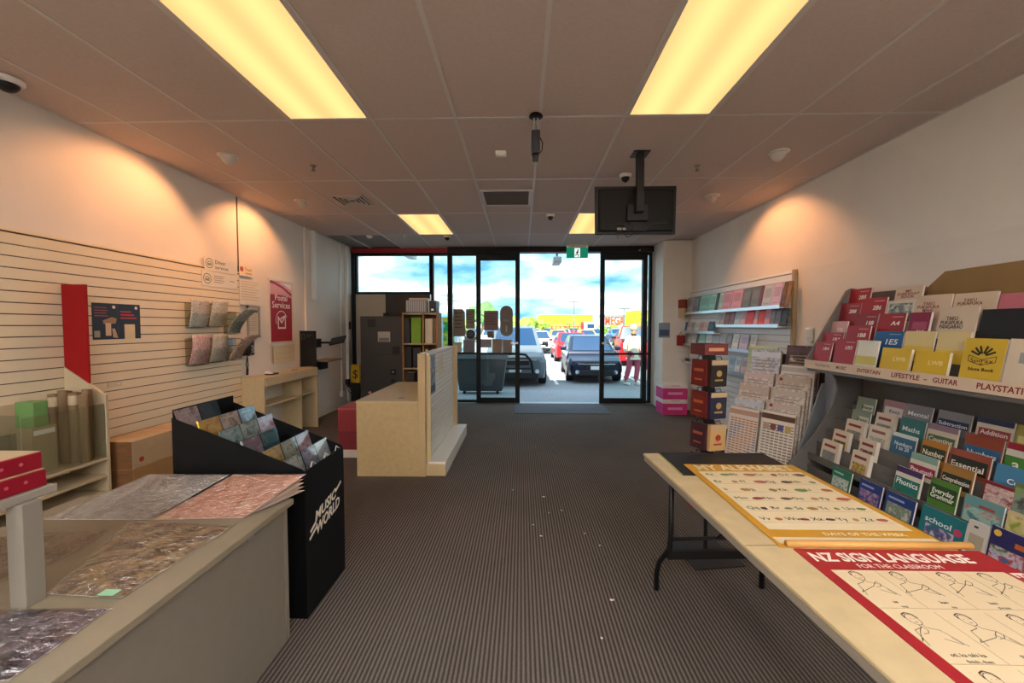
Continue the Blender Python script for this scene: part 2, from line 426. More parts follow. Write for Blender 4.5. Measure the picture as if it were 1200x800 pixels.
# entrance mat
tag(B('entrance_mat', M('5d6068', .95, bump=.6, bs=250), None, -.12, 1.52, 6.72, 7.55, 0, .010), 'wide blue-grey entrance mat in front of the open doors', 'mat')

# ------------------------------------------------------------------ ceiling fixtures
def diffuser(TROFFER):
  DIFF = bpy.data.materials.new('diffuser'); DIFF.use_nodes = True; t = DIFF.node_tree; t.nodes.clear()
  o = N(t, 'ShaderNodeOutputMaterial'); q = N(t, 'ShaderNodeEmission'); q.inputs['Strength'].default_value = 1
  tcn = N(t, 'ShaderNodeTexCoord'); sx = N(t, 'ShaderNodeSeparateXYZ'); t.links.new(tcn.outputs['Object'], sx.inputs[0])
  ab = N(t, 'ShaderNodeMath', operation='MULTIPLY'); ab.inputs[1].default_value = 2*PI/.28; t.links.new(sx.outputs['X'], ab.inputs[0])
  cs = N(t, 'ShaderNodeMath', operation='COSINE'); t.links.new(ab.outputs[0], cs.inputs[0])
  rg = N(t, 'ShaderNodeMapRange'); rg.inputs['From Min'].default_value = -1; rg.inputs['From Max'].default_value = 1
  t.links.new(cs.outputs[0], rg.inputs['Value'])
  mx = N(t, 'ShaderNodeMix', data_type='RGBA'); mx.inputs['B'].default_value = (*[v*.85 for v in TROFFER], 1); mx.inputs['A'].default_value = (*[v*1.1 for v in TROFFER], 1)
  t.links.new(rg.outputs['Result'], mx.inputs['Factor']); t.links.new(mx.outputs['Result'], q.inputs['Color']); t.links.new(q.outputs[0], o.inputs['Surface'])
  return DIFF
DIFF, DIFF_FILL = diffuser(TROFFER), diffuser(FILL_PANEL)
for n_, (i, y) in enumerate(LIGHTS):
    x0, x1, y1 = bx[i], bx[i+1], y+1.213
    cx, cy = (x0+x1)/2, (y+y1)/2
    lab = {0: 'long lit yellow ceiling panel nearest the black wall camera dome', 1: 'long lit yellow ceiling panel between the ceiling camera and right wall',
           2: 'small-looking lit yellow ceiling panel near the red window soffit', 3: 'lit yellow ceiling panel half hidden behind the hanging television'}.get(n_)
    q = T('ceiling_light', lab or 'added fill light panel out of view behind the camera', 'ceiling light', (cx, cy, H), group=None if lab else 'added fill light panels behind the camera')  # panels without their own label are added fill, never in view
    m = MB(); f = .014
    m.box(x0+.013, x0+.013+f, y+.012, y1-.012, H-.004, H+.018).box(x1-.013-f, x1-.013, y+.012, y1-.012, H-.004, H+.018)
    m.box(x0+.027, x1-.027, y+.012, y+.012+f, H-.004, H+.018).box(x0+.027, x1-.027, y1-.012-f, y1-.012, H-.004, H+.018)
    m.build('light_frame', BAR, q); B('diffuser', DIFF if lab else DIFF_FILL, q, x0+.027, x1-.027, y+.026, y1-.026, H, H+.008)

def eyeball(px, py, side, lit, label, aim=0):
    p = onZ(px, py, H)
    t = T('wall_washer_lamp', label, 'ceiling lamp', p, group=None)
    MB().lathe([(.052, 0), (.078, 0), (.080, -.006), (.052, -.010)], n=28).build('trim_ring', WHITE, t, world=False, smooth=False)
    # half dome scoop, open towards the wall (local direction side)
    m = MB(); n = 12; k = 8; vs = []; rr = .066
    for j in range(k+1):
        ph = (PI/2)*j/k
        for i in range(n+1):
            th = (R(62)+R(236)*i/n)+(0 if side > 0 else PI)
            vs.append((rr*math.cos(ph)*math.cos(th), rr*math.cos(ph)*math.sin(th), -.008-.075*math.sin(ph)))
    m.add(vs, [(j*(n+1)+i, j*(n+1)+i+1, (j+1)*(n+1)+i+1, (j+1)*(n+1)+i) for j in range(k) for i in range(n)])
    sc = m.build('scoop', M('d8cfc4', .5), t, world=False, smooth=True); q = sc.modifiers.new('solid', 'SOLIDIFY'); q.thickness = .004; q.offset = -1
    mt = Euler((0, R(58*side) if side > 0 else R(-58), 0)).to_matrix().to_4x4()
    MB().lathe([(.018, -.04), (.022, -.042), (.010, -.01)], (-.022*side, 0, -.004), 16, m=Euler((0, R(-20*side), 0)).to_matrix().to_4x4()).build('bulb', emis((1, .55, .25), 3) if lit else STEEL, t, world=False, smooth=True)
    if lit:
        li = bpy.data.lights.new('beam', 'SPOT'); li.energy = SPOT_W*lit; li.color = (1, .43, .17); li.spot_size = R(112); li.spot_blend = .45; li.shadow_soft_size = .02
        lo = bpy.data.objects.new('beam', li); C.objects.link(lo); lo.parent = t
        d = Vector((side*.62, aim, -.78)); lo.location = (.045*side, 0, -.06); lo.rotation_euler = d.to_track_quat('-Z', 'Y').to_euler()
eyeball(267, 182, -1, 1.0, 'half-dome ceiling lamp washing the slatwall with warm light', -.22)
eyeball(353, 235, -1, 1.0, 'half-dome ceiling lamp beside the small square vent', 0)
eyeball(913, 178, 1, 0, 'unlit half-dome ceiling lamp over the magazine rack side')
eyeball(835, 229, 1, 1.0, 'half-dome ceiling lamp shining on the wall above the cards', 0)

def dome(px, py, r, label, dark=True, name='dome_camera', z=H):
    p = onZ(px, py, z); t = T(name, label, 'camera' if name == 'dome_camera' else 'detector', p)
    MB().lathe([(r*.9, 0), (r, -.003), (r, -.02), (r*.78, -.034)], n=24).build('base', WHITE, t, world=False)
    MB().lathe([(r*.72, -.034), (r*.66, -.05), (r*.5, -.066), (r*.28, -.077), (.002, -.08)] if dark else [(r*.7, -.034), (r*.5, -.045), (.002, -.047)], n=20).build('dome', BLACK if dark else M('d0ccc4', .5), t, world=False, smooth=True)
dome(733, 204, .058, 'dome camera on the ceiling beside the television pole')
dome(645, 251, .055, 'dome camera on the ceiling past the dark air grille')
dome(524, 276, .06, 'dome camera on the ceiling near the front glass')
dome(433, 276, .05, 'small pale smoke detector near the red soffit', False, 'smoke_detector')
dome(8, 92, .075, 'black-domed camera in the ceiling corner above the slatwall')
def sprinkler(px, py, label):
    t = T('sprinkler_head', label, 'sprinkler', onZ(px, py, H))
    MB().lathe([(.028, 0), (.03, -.004), (.012, -.008), (.010, -.028), (.016, -.03)], n=16).build('escutcheon', M('a89f92', .35, metal=.7), t, world=False)
    MB().lathe([(.004, -.03), (.004, -.044), (.02, -.045), (.02, -.048)], n=16).build('deflector', M('8a8176', .35, metal=.7), t, world=False)
sprinkler(367, 194, 'small sprinkler head between the warm half-dome lamps'); sprinkler(817, 194, 'small sprinkler head beside the television')
sprinkler(473, 276, 'small sprinkler head beside the far yellow ceiling panel'); sprinkler(724, 276, 'small sprinkler head beyond the television by the doors')
# movement sensor
p = onZ(587, 178, H); t = T('motion_sensor', 'small square white motion sensor on the ceiling', 'sensor', p)
B('body', WHITE, t, -.045, .045, -.035, .035, -.03, 0, world=False, bevel=.006); B('lens', M('f7f3ea', .2), t, -.03, .03, -.025, .025, -.036, -.03, world=False, bevel=.003)
# return air grille
t = T('air_grille', 'dark rectangular return air grille in the ceiling', 'vent', (-.17, 4.72, H))
a0, a1, b0, b1 = -.455, .112, 4.44, 5.0
MB().box(a0, a1, b0, b0+.03, H-.012, H).box(a0, a1, b1-.03, b1, H-.012, H).box(a0, a0+.03, b0+.03, b1-.03, H-.012, H).box(a1-.03, a1, b0+.03, b1-.03, H-.012, H).build('grille_frame', BAR, t)
B('dark_core', M('2b2623', .9), t, a0+.03, a1-.03, b0+.03, b1-.03, H-.0015, H+.001)
sm = None
for k in range(22):
    y = b0+.045+k*.0222
    if sm is None: o = sm = MB().box(a0+.03, a1-.03, -.002, .002, -.011, -.002).build('slat', M('6a615a', .6), t, world=False); o.location = (.17, y-4.72, 0); 
    else: o = bpy.data.objects.new('slat', sm.data); C.objects.link(o); o.parent = t; o.location = (.17, y-4.72, 0)
# supply vent
t = T('air_vent', 'small square louvred air vent near the left wall lamps', 'vent', (-2.0, 4.76, H))
for k, r in enumerate((.185, .14, .095, .05)):
    z = -.016
    MB().box(-r, r, -r, -r+.016, z, 0).box(-r, r, r-.016, r, z, 0).box(-r, -r+.016, -r+.016, r-.016, z, 0).box(r-.016, r, -r+.016, r-.016, z, 0).build('vane_ring', M('c9beb2', .5), t, world=False)
B('dark_core', M('2e2622', .9), t, -.17, .17, -.17, .17, -.007, 0, world=False)
# ceiling camera
p = onZ(628, 135, H); t = T('ceiling_camera', 'black box camera hanging from a ceiling bracket', 'camera', p)
MB().lathe([(.045, 0), (.05, -.012), (.03, -.022)], n=24).build('mount_plate', BLACK, t, world=False)
MB().cyl((-.013, 0, -.02), (-.013, .02, -.10), .007).cyl((.013, 0, -.02), (.013, .02, -.10), .007).build('bracket', M('8a8884', .3, metal=.8), t, world=False)
MB().box(-.03, .03, -.03, .06, -.26, -.10, m=Euler((R(8), 0, 0)).to_matrix().to_4x4()).build('body', M('1a1a1b', .4), t, world=False, bevel=.008)
MB().cyl((0, .05, -.255), (0, .062, -.30), .022).build('lens', BLACK, t, world=False)
MB().tube([(.03, .03, -.14), (.05, .03, -.18), (.045, .04, -.23), (.02, .05, -.25)], .004).build('cable', BLACK, t, world=False)
# television
p = onZ(750, 180, H); tz = 2.28; t = T('television', 'black flat television hanging from a ceiling pole, seen from behind', 'television', p)
yv = .08
MB().prism([(-.36, -.665), (.36, -.665), (.365, -.235), (-.365, -.235)], 'y', yv+.04, yv+.065).build('screen', BLACK, t, world=False, bevel=.006)
MB().prism([(-.33, -.64), (.33, -.64), (.335, -.265), (-.335, -.265)], 'y', yv+.012, yv+.042).build('back_shell', M('0d0d08', .5, spec=.3), t, world=False, bevel=.012)
MB().prism([(-.27, -.58), (-.10, -.575), (-.07, -.60), (-.03, -.555), (.05, -.555), (.09, -.60), (.12, -.575), (.28, -.56), (.28, -.57), (.12, -.59), (.09, -.64), (-.09, -.64), (-.10, -.59), (-.27, -.59)], 'y', yv, yv+.02).build('shell_ridge', M('0a0a08', .5), t, world=False)
MB().box(-.03, .03, -.035, .025, -.36, 0).build('pole', M('0b0b0c', .5), t, world=False, bevel=.004)
MB().box(-.07, .07, -.07, .07, -.008, 0).build('ceiling_plate', BLACK, t, world=False)
MB().box(-.035, .035, -.04, .05, -.50, -.34).box(-.09, .09, .04, yv+.015, -.56, -.42).build('mount', M('101011', .5), t, world=False, bevel=.004)
MB().box(-.17, -.02, yv+.004, yv+.013, -.632, -.612).box(-.01, .05, yv+.004, yv+.013, -.629, -.617).build('label_strip', M('b9b3a8', .5), t, world=False)
MB().tube([(-.13, yv-.005, -.58), (-.13, yv-.01, -.66), (-.08, yv-.015, -.70), (-.04, yv-.01, -.68), (-.03, yv-.005, -.6)], .004).build('cable', BLACK, t, world=False)
# exit sign
a = onY(664, 290, 7.45); c = onY(689, 302, 7.45); t = T('exit_sign', 'green running-man exit sign hanging above the doorway', 'exit sign', ((a.x+c.x)/2, 7.45, c.z))
w, h = c.x-a.x, a.z-c.z
B('sign_box', emis(lin('1f8f6c'), .55), t, -w/2, w/2, 0, .025, 0, h, world=False); B('hanger', WHITE, t, -w/2, w/2, -.01, .035, h, H-c.z, world=False)
m = MB(); m.box(-w*.13, w*.13, -.002, 0, h*.06, h*.94); m.build('white_square', emis((.9, .95, .92), .8), t, world=False)
m = MB(); m.prism(disc((w*.03, h*.76), h*.07), 'y', -.004, -.002)
m.strip([(w*.02, h*.66), (-w*.01, h*.42)], h*.12, -.004).strip([(-w*.01, h*.42), (w*.05, h*.28), (w*.04, h*.12)], h*.07, -.004).strip([(-w*.01, h*.42), (-w*.05, h*.28), (-w*.1, h*.26)], h*.07, -.004).strip([(-w*.06, h*.5), (0, h*.62), (w*.07, h*.5)], h*.06, -.004)
m.build('running_man', M('136b4f', .5), t, world=False, flat=True)
# door sensor
p = onY(757, 293, 7.56); t = T('door_sensor', 'small dark door sensor above the right sliding door', 'sensor', p)
MB().box(-.10, .10, -.03, .035, -.03, .03).build('body', BLACK, t, world=False, bevel=.008); MB().box(-.13, -.10, -.015, .015, -.012, .012).build('end_cap', STEEL, t, world=False)

# ------------------------------------------------------------------ outside: ground, cars, buildings
ASPH = M('8c8d90', .85, var=.22, vs=60, bump=.3, bs=120)
g = MB(); g.add([(-60, 7.86, -.001), (90, 7.86, -.001), (90, 11.2, -.30), (-60, 11.2, -.30), (-60, 11.2, -.5), (90, 11.2, -.5), (90, 7.86, -.5), (-60, 7.86, -.5)],
                [(0, 1, 2, 3), (0, 3, 4, 7), (1, 6, 5, 2), (2, 5, 4, 3), (0, 7, 6, 1), (7, 4, 5, 6)])
struct(g.build('footpath', M('8e9197', .85, var=.35, vs=28, bump=.3, bs=90)))
cp = struct(B('car_park', ASPH, None, -120, 260, 11.2, 330, -.5, -.30))
LINE = M('e9e9e4', .7)
for x in (-4.1, -1.45, 1.1, 3.75, 6.4):
    MB().box(x-.05, x+.05, 12.2, 16.6, -.3, -.296).build('parking_line', LINE, cp)
CARGL = M('1a3554', .15, spec=.6)
TYRE = M('151515', .8); RIM = M('9da1a5', .3, metal=.8); LAMPM = M('dfe6ea', .15, spec=.8); TAIL = M('8d1016', .25); PLATE = M('e9e9e4', .5)
def car_body(w, L, hb, hc, hood, wb, roof0, roof1, rear, nose=.62):
    """loft of the lower body; front looks to -Y"""
    y0, y1 = -L/2, L/2
    sec = [(y0, .38, nose, .40), (y0+.06, .26, nose+.08, .46), (y0+.35, .22, hood-.08, .49), (y0+hood*1.0, .2, hood, .5), (roof0-.15, .2, hb, .5), (y1-.45, .2, hb+.03, .5), (y1-.08, .26, hb-.05, .48), (y1, .4, hb-.15, .44)]
    m = MB(); n = 8; vs = []
    for y, zb, zt, k in sec:
        hw = w*k
        vs += [(-hw*.96, y, zb), (-hw, y, zb+(zt-zb)*.35), (-hw*.985, y, zb+(zt-zb)*.75), (-hw*.90, y, zt), (hw*.90, y, zt), (hw*.985, y, zb+(zt-zb)*.75), (hw, y, zb+(zt-zb)*.35), (hw*.96, y, zb)]
    fs = [list(range(n-1, -1, -1)), list(range((len(sec)-1)*n, len(sec)*n))]
    for i in range(len(sec)-1):
        for j in range(n): fs.append((i*n+j, i*n+(j+1) % n, (i+1)*n+(j+1) % n, (i+1)*n+j))
    m.add(vs, fs); return m
def car(name, label, loc, rz, col, suv=False, group=None, detail=True, ute=False):
    t = T(name, label, 'car', loc, (0, 0, rz), group)
    w, L = (1.88, 4.7) if suv else (1.72, 4.0)
    hood, hb, hc = (1.06, 1.14, 1.78) if suv else (.86, .96, 1.46)
    P = M(col, .35, metal=0, coat=.25, spec=.35)
    y0, y1 = -L/2, L/2
    r0, r1 = (-.35, 1.75) if suv else (-.05, 1.1)
    b0, b1 = (y0+1.25, y1-.12) if suv else (y0+.95, y1-.15)
    if ute: r1, b1 = .55, .85
    car_body(w, L, hb, hc, hood, 0, b0+.1, r1, b1, .80 if suv else .62).build('body', P, t, world=False, smooth=False, bevel=.03)
    hw0, hw1 = w*.455, w*.36
    cab = MB(); vs = [(-hw0, b0, hb-.06), (hw0, b0, hb-.06), (hw0, b1, hb-.04), (-hw0, b1, hb-.04), (-hw1, r0, hc-.03), (hw1, r0, hc-.03), (hw1, r1, hc), (-hw1, r1, hc)]
    cab.add(vs, [(0, 3, 2, 1), (4, 5, 6, 7), (0, 1, 5, 4), (1, 2, 6, 5), (2, 3, 7, 6), (3, 0, 4, 7)]); cab.build('roof', P, t, world=False, bevel=.04)
    V = [Vector(v) for v in vs]
    def glassq(a, b, c, d, nm, i0=.08, i1=.92, j0=.12, j1=.93):
        q = []
        for u, v_ in ((i0, j0), (i1, j0), (i1, j1), (i0, j1)):
            q.append((a.lerp(b, u)).lerp(d.lerp(c, u), v_))
        nn = (q[1]-q[0]).cross(q[3]-q[0]).normalized()*.012
        MB().add([p+nn for p in q]+[p-nn for p in q], [(0, 1, 2, 3), (7, 6, 5, 4), (0, 4, 5, 1), (1, 5, 6, 2), (2, 6, 7, 3), (3, 7, 4, 0)]).build(nm, CARGL, t, world=False)
    glassq(V[0], V[1], V[5], V[4], 'windscreen'); glassq(V[2], V[3], V[7], V[6], 'rear_window')
    glassq(V[1], V[2], V[6], V[5], 'side_window', .14, .5); glassq(V[1], V[2], V[6], V[5], 'side_window', .54, .9)
    glassq(V[3], V[0], V[4], V[7], 'side_window', .1, .46); glassq(V[3], V[0], V[4], V[7], 'side_window', .5, .86)
    rw = .38 if suv else .31
    for sx in (-1, 1):
        for yy in (y0+.82, y1-.78):
            o = MB().lathe([(rw*.6, -.11), (rw*.97, -.11), (rw, -.07), (rw, .07), (rw*.97, .11), (rw*.6, .11)], n=20, m=Euler((0, PI/2, 0)).to_matrix().to_4x4()).build('wheel', TYRE, t, world=False)
            o.location = (sx*(w/2-.10), yy, rw)
            h = MB().lathe([(rw*.62, .10), (rw*.6, .118), (rw*.2, .112), (.01, .12)], n=16, m=Euler((0, sx*PI/2, 0)).to_matrix().to_4x4()).build('hub', RIM, o, world=False)
        if detail:
            zf = .80 if suv else .62
            MB().box(sx*w*.30-.14, sx*w*.30+.14, y0-.012+.05, y0+.25, zf-.10, zf+.06).build('headlight', LAMPM, t, world=False, bevel=.03)
            MB().box(sx*w*.36-.12, sx*w*.36+.12, y1-.2, y1+.005, hb-.30, hb-.10).build('tail_light', TAIL, t, world=False, bevel=.03)
            MB().box(sx*(w/2+.06)-.10, sx*(w/2+.06)+.10, b0+.35, b0+.45, hb, hb+.14).build('mirror', P if not suv else BLACK, t, world=False, bevel=.03)
            MB().cyl((sx*w*.34, y0+.05, .46 if suv else .36), (sx*w*.34, y0-.01, .46 if suv else .36), .06).build('fog_light', LAMPM, t, world=False)
    if detail:
        zf = .80 if suv else .62
        MB().box(-w*.22, w*.22, y0-.015, y0+.1, zf-.16, zf+.06).build('grille', BLACK, t, world=False, bevel=.02)
        MB().box(-w*.36, w*.36, y0-.01, y0+.15, .24, .42).build('lower_intake', BLACK, t, world=False, bevel=.03)
        MB().box(-.18, .18, y0-.03, y0-.012, .44, .55).build('number_plate', PLATE, t, world=False)
        MB().box(-.18, .18, y1-.0, y1+.02, .55, .66).build('number_plate', PLATE, t, world=False)
        MB().box(-w*.33, w*.33, y0-.02, y0-.008, zf-.02, zf+.005).build('chrome_bar', STEEL, t, world=False)
    if suv and detail:
        m = MB()
        for sx in (-1, 1): m.tube([(sx*.52, y0+.05, .40), (sx*.50, y0-.14, .55), (sx*.46, y0-.16, .78), (sx*.30, y0-.16, .96), (0, y0-.16, .99)], .038, 8)
        m.tube([(-.5, y0-.15, .56), (.5, y0-.15, .56)], .032, 8)
        m.build('bull_bar', M('26282b', .3, metal=.8), t, world=False, smooth=True)
    if ute: MB().box(-w*.42, w*.42, b1+.05, y1-.05, hb-.02, hb+.05).build('tray_cover', BLACK, t, world=False, bevel=.02)
    return t
G0 = -.30
car('sport_utility_vehicle', 'silver grey off-road vehicle with a black bull bar outside the open door', (-.22, 14.0, G0), R(1), '59646a', True)
car('hatchback_car', 'dark blue hatchback parked beside the bull-bar vehicle', (2.38, 14.35, G0), R(-2), '0b1730')
car('hatchback_car', 'light blue car seen behind the notices on the glass', (-3.0, 14.4, G0), 0, '5d83ad')
car('sedan_car', 'red car with its boot facing the shop behind the hatchback', (2.55, 21.6, G0), PI, 'c4161c')
car('pickup_car', 'bright red utility vehicle behind the right sliding door', (5.6, 19.8, G0), R(170), 'd0141c', True, ute=True)
car('sedan_car', 'red and white car behind the bull-bar vehicle', (1.2, 27.5, G0), R(4), 'd8d8d6')
car('sedan_car', 'silver car at the right edge of the door glass', (5.9, 14.2, G0), 0, '9fb0bd')
# white flatbed truck with a red tray
t = T('flatbed_truck', 'white truck with a red slatted tray in the car park', 'truck', (7.4, 56.8, G0), (0, 0, R(90)))
B('cab', M('eeeeea', .4), t, -1.0, 1.0, -3.0, -1.3, .55, 2.35, world=False, bevel=.12); B('windscreen', CARGL, t, -.85, .85, -3.02, -2.95, 1.4, 2.15, world=False)
B('side_window', CARGL, t, -1.01, -.98, -2.7, -1.7, 1.45, 2.1, world=False); B('tray', M('c4161c', .5), t, -1.05, 1.05, -1.1, 3.2, .95, 1.12, world=False)
for k in range(8): B('tray_slat', M('c4161c', .5), t, -1.05, -1.0, -1.1+k*.6, -.95+k*.6, 1.12, 1.75, world=False)
B('tray_rail', M('c4161c', .5), t, -1.06, -.99, -1.1, 3.2, 1.7, 1.8, world=False); B('headboard', M('c4161c', .5), t, -1.05, 1.05, -1.2, -1.1, .95, 2.4, world=False)
for yy in (-2.2, 1.6):
    for sx in (-1, 1):
        o = MB().lathe([(.25, -.13), (.44, -.13), (.44, .13), (.25, .13)], n=18, m=Euler((0, PI/2, 0)).to_matrix().to_4x4()).build('wheel', TYRE, t, world=False); o.location = (sx*.9, yy, .44)
# distant cars
cols = [('white', 'eceeee'), ('silver', 'a9b2b8'), ('black', '1b1d20'), ('red', 'b91c22'), ('yellow', 'd9b512'), ('blue', '3c6fa5')]
protos = {}
def kids(o): return [c for c in bpy.data.objects if c.parent == o]
for row, (y, n, x0, dx) in enumerate([(36, 7, -2.5, 2.9), (47, 9, -9, 3.4), (62, 12, -14, 3.6), (80, 14, -18, 4.0)]):
    for k in range(n):
        nm, cc = cols[(k*5+row*3+k//3) % 6 if random.random() < .8 else 0]
        loc = (x0+dx*k+random.uniform(-.4, .4), y+random.uniform(-.5, .5), G0); rz = random.choice((0, PI))
        lab = 'small %s car far across the car park' % nm
        if nm not in protos:
            protos[nm] = (car('parked_car', lab, loc, rz, cc, detail=False, group='distant parked cars'),); bpy.context.view_layer.update()
        else:
            r = protos[nm][0]; c = r.copy(); C.objects.link(c); c.location = loc; c.rotation_euler = (0, 0, rz)
            for ch in kids(r):
                d = ch.copy(); C.objects.link(d); d.parent = c
                for g2 in kids(ch):
                    f2 = g2.copy(); C.objects.link(f2); f2.parent = d
# far buildings
def building(name, label, px0, py0, px1, y, col, deep=20):
    a = onY(px0, py0, y); c = onY(px1, py0, y)
    t = T(name, label, 'building', ((a.x+c.x)/2, y, G0)); w = c.x-a.x; h = a.z-G0
    B('wall', M(col, .7), t, -w/2, w/2, 0, deep, 0, h, world=False)
    return t, w, h
t, w, h = building('warehouse_store', 'long yellow warehouse store across the car park', 632, 369, 694.5, 118, 'f4d90f')
text("PAK'nSAVE", t, (-w*.27, -.1, h*.62), 1.5, INK, w=w*.26); B('canopy', WHITE, t, w*.1, w*.38, -3, 0, h*.42, h*.48, world=False)
B('parapet', M('f4d90f', .7), t, -w/2, w/2, -.15, 0, h-.5, h+.1, world=False); B('shop_front', M('595d60', .5), t, -w*.4, w*.45, -.1, 0, 0, h*.3, world=False)
t, w, h = building('hardware_store', 'grey hardware store with orange-red lettering', 694.7, 369, 741, 118, '8b9298')
text('MEGA', t, (w*.05, -.1, h*.66), 2.6, M('d2491f', .5), w=w*.5, bold=.03); B('parapet', M('787f85', .7), t, -w/2, w/2, -.15, 0, h-.5, h+.1, world=False)
B('shop_front', M('4f5458', .5), t, -w*.4, w*.4, -.1, 0, 0, h*.3, world=False)
t, w, h = building('yellow_store', 'smaller bright yellow building at the end of the row', 742, 364, 775, 108, 'f2cf12', 8)
B('parapet', M('f2cf12', .7), t, -w/2, w/2, -.15, 0, h-.6, h+.1, world=False); text('E', t, (-w*.28, -.1, h*.6), 3.4, M('c99f10', .5))
t, w, h = building('low_store', 'low pale building behind the trees', 505, 374, 600, 150, 'c9cbc8')
B('parapet', M('a9abaa', .7), t, -w/2, w/2, -.15, 0, h-.5, h+.1, world=False)
# trees
def tree(px, py_top, y, r, label, col, grp='trees across the car park'):
    b0 = onY(px, 382, y); top = onY(px, py_top, y).z
    t = T('tree', label, 'tree', (b0.x, y, G0), group=grp)
    MB().tube([(0, 0, 0), (.05, 0, (top-G0)*.5), (0, 0, (top-G0)*.8)], [.18, .12, .05], 7).build('trunk', M('5d4a38', .9), t, world=False)
    bm = bmesh.new(); rnd = random.Random(int(px*7+y))
    for k in range(9):
        c = Vector((rnd.uniform(-.7, .7)*r, rnd.uniform(-.7, .7)*r, (top-G0)-r*.75+rnd.uniform(-.5, .45)*r)); rr = r*rnd.uniform(.4, .62)
        n0 = len(bm.verts); bmesh.ops.create_icosphere(bm, subdivisions=3, radius=rr, matrix=Matrix.Translation(c))
        bm.verts.ensure_lookup_table()
        for v in bm.verts[n0:]:
            d = v.co-c; v.co = c+d*(1+.35*noise.noise(v.co*2.2/r*1.5+Vector((px, 0, 0))))
    me = bpy.data.meshes.new('crown'); bm.to_mesh(me); bm.free(); me.materials.append(M(col, .9, var=.45, vs=2.2))
    o = bpy.data.objects.new('crown', me); C.objects.link(o); o.parent = t
for i, (px, pt, y, r) in enumerate([(606, 373, 70, 2.6), (618, 374, 72, 2.3), (628, 377, 75, 2.2), (642, 379, 76, 1.7), (655, 379.5, 78, 1.6), (670, 379, 80, 1.8), (688, 379, 80, 1.7), (705, 381.5, 74, 1.3), (722, 381.5, 73, 1.3), (737, 380, 75, 1.5), (752, 376, 74, 2.2), (545, 374, 75, 2.4), (516, 378, 75, 2.2)]):
    y = (68, 73.5, 86, 91.5)[i % 4]
    tree(px, pt, y, r*.95, 'round green tree in front of the grey hardware store' if 700 < px < 745 else 'round green tree in front of the smaller yellow building' if px > 745 else 'low round tree in front of the long yellow store' if px > 632 else 'round green tree past the end of the long yellow store' if px > 600 else 'round green tree in front of the low pale building', '6f8f2f' if i % 2 else '85a03a')
tree(565, 357, 40, 1.3, 'tall light green tree behind the notices on the glass', '5f8f4a', None)
def lamp_post(px, pt, y, label):
    b0 = onY(px, 382, y); h = onY(px, pt, y).z-G0
    t = T('lamp_post', label, 'lamp post', (b0.x, y, G0)); MB().tube([(0, 0, 0), (0, 0, h)], [.12, .06], 8).build('pole', M('6d7478', .5, metal=.5), t, world=False)
    MB().box(-.7, .7, -.12, .12, h-.1, h+.02).build('lamp_head', M('5d6468', .5), t, world=False, bevel=.03)
lamp_post(672.5, 353, 53, 'tall lamp post in front of the yellow store'); lamp_post(731, 361, 53, 'lamp post by the grey hardware store'); lamp_post(532, 352, 53, 'lamp post seen above the clipped grey notice')
# green feather flag by the window
fl = T('feather_flag', 'green, yellow and white promotional banner outside the window', 'banner', (-2.15, 10.9, -.28))
MB().cyl((0, 0, 0), (0, 0, 2.0), .02).build('pole', STEEL, fl, world=False); MB().box(-.3, .3, -.3, .3, 0, .03).build('foot', BLACK, fl, world=False)
MB().grid(lambda u, v: (-.3+.62*u, .03+.03*math.sin(u*6+v*2), .25+1.75*v), 8, 10).build('cloth', art(['e9f2ee', '1e9b58', '1e9b58', 'f3d21b', '1e9b58', 'e9f2ee'], 2.2, 3), fl, world=False, smooth=True)
# bin on the footpath
bn = T('litter_bin', 'dark charcoal skip bin behind the sliding door glass', 'bin', (-.98, 9.95, -.19))
MB().add([(-.52, -.35, .10), (.52, -.35, .10), (.52, .35, .10), (-.52, .35, .10), (-.62, -.45, .88), (.62, -.45, .88), (.62, .45, .88), (-.62, .45, .88)], [(0, 3, 2, 1), (4, 5, 6, 7), (0, 1, 5, 4), (1, 2, 6, 5), (2, 3, 7, 6), (3, 0, 4, 7)]).build('tub', M('3a4349', .5), bn, world=False, bevel=.03)
MB().prism([(-.47, .88), (.47, .88), (.44, .97), (-.40, 1.02)], 'x', -.65, .65).build('lid', M('59636a', .45), bn, world=False, bevel=.02)
for sx in (-.4, .4):
    for sy in (-.28, .28): MB().cyl((sx-.03, sy, .06), (sx+.03, sy, .06), .06).build('wheel', TYRE, bn, world=False)
# light and bracket on the facade
p = onY(650, 307, 8.9); t = T('outdoor_light', 'grey rectangular floodlight on an arm above the doorway outside', 'light', (p.x, 8.02, 3.2))
MB().tube([(0, -.02, .05), (0, .5, .1), (.05, .85, -.05), (.05, .88, p.z-3.2+.1)], .025).build('arm', M('6d7478', .5), t, world=False); MB().box(-.05, .13, .6, 1.1, p.z-3.2-.05, p.z-3.2+.08, m=None).build('head', M('cfd3d4', .5), t, world=False, bevel=.02)
p = onY(480, 305, 8.9); t = T('awning_bracket', 'white angled awning bracket outside the high window', 'bracket', (p.x, 8.02, 3.2))
MB().prism([(-.45, .3), (.2, .3), (.2, -.28), (.02, -.26), (-.12, -.12)], 'y', -.02, .75).build('gusset', M('d9dddd', .5), t, world=False)

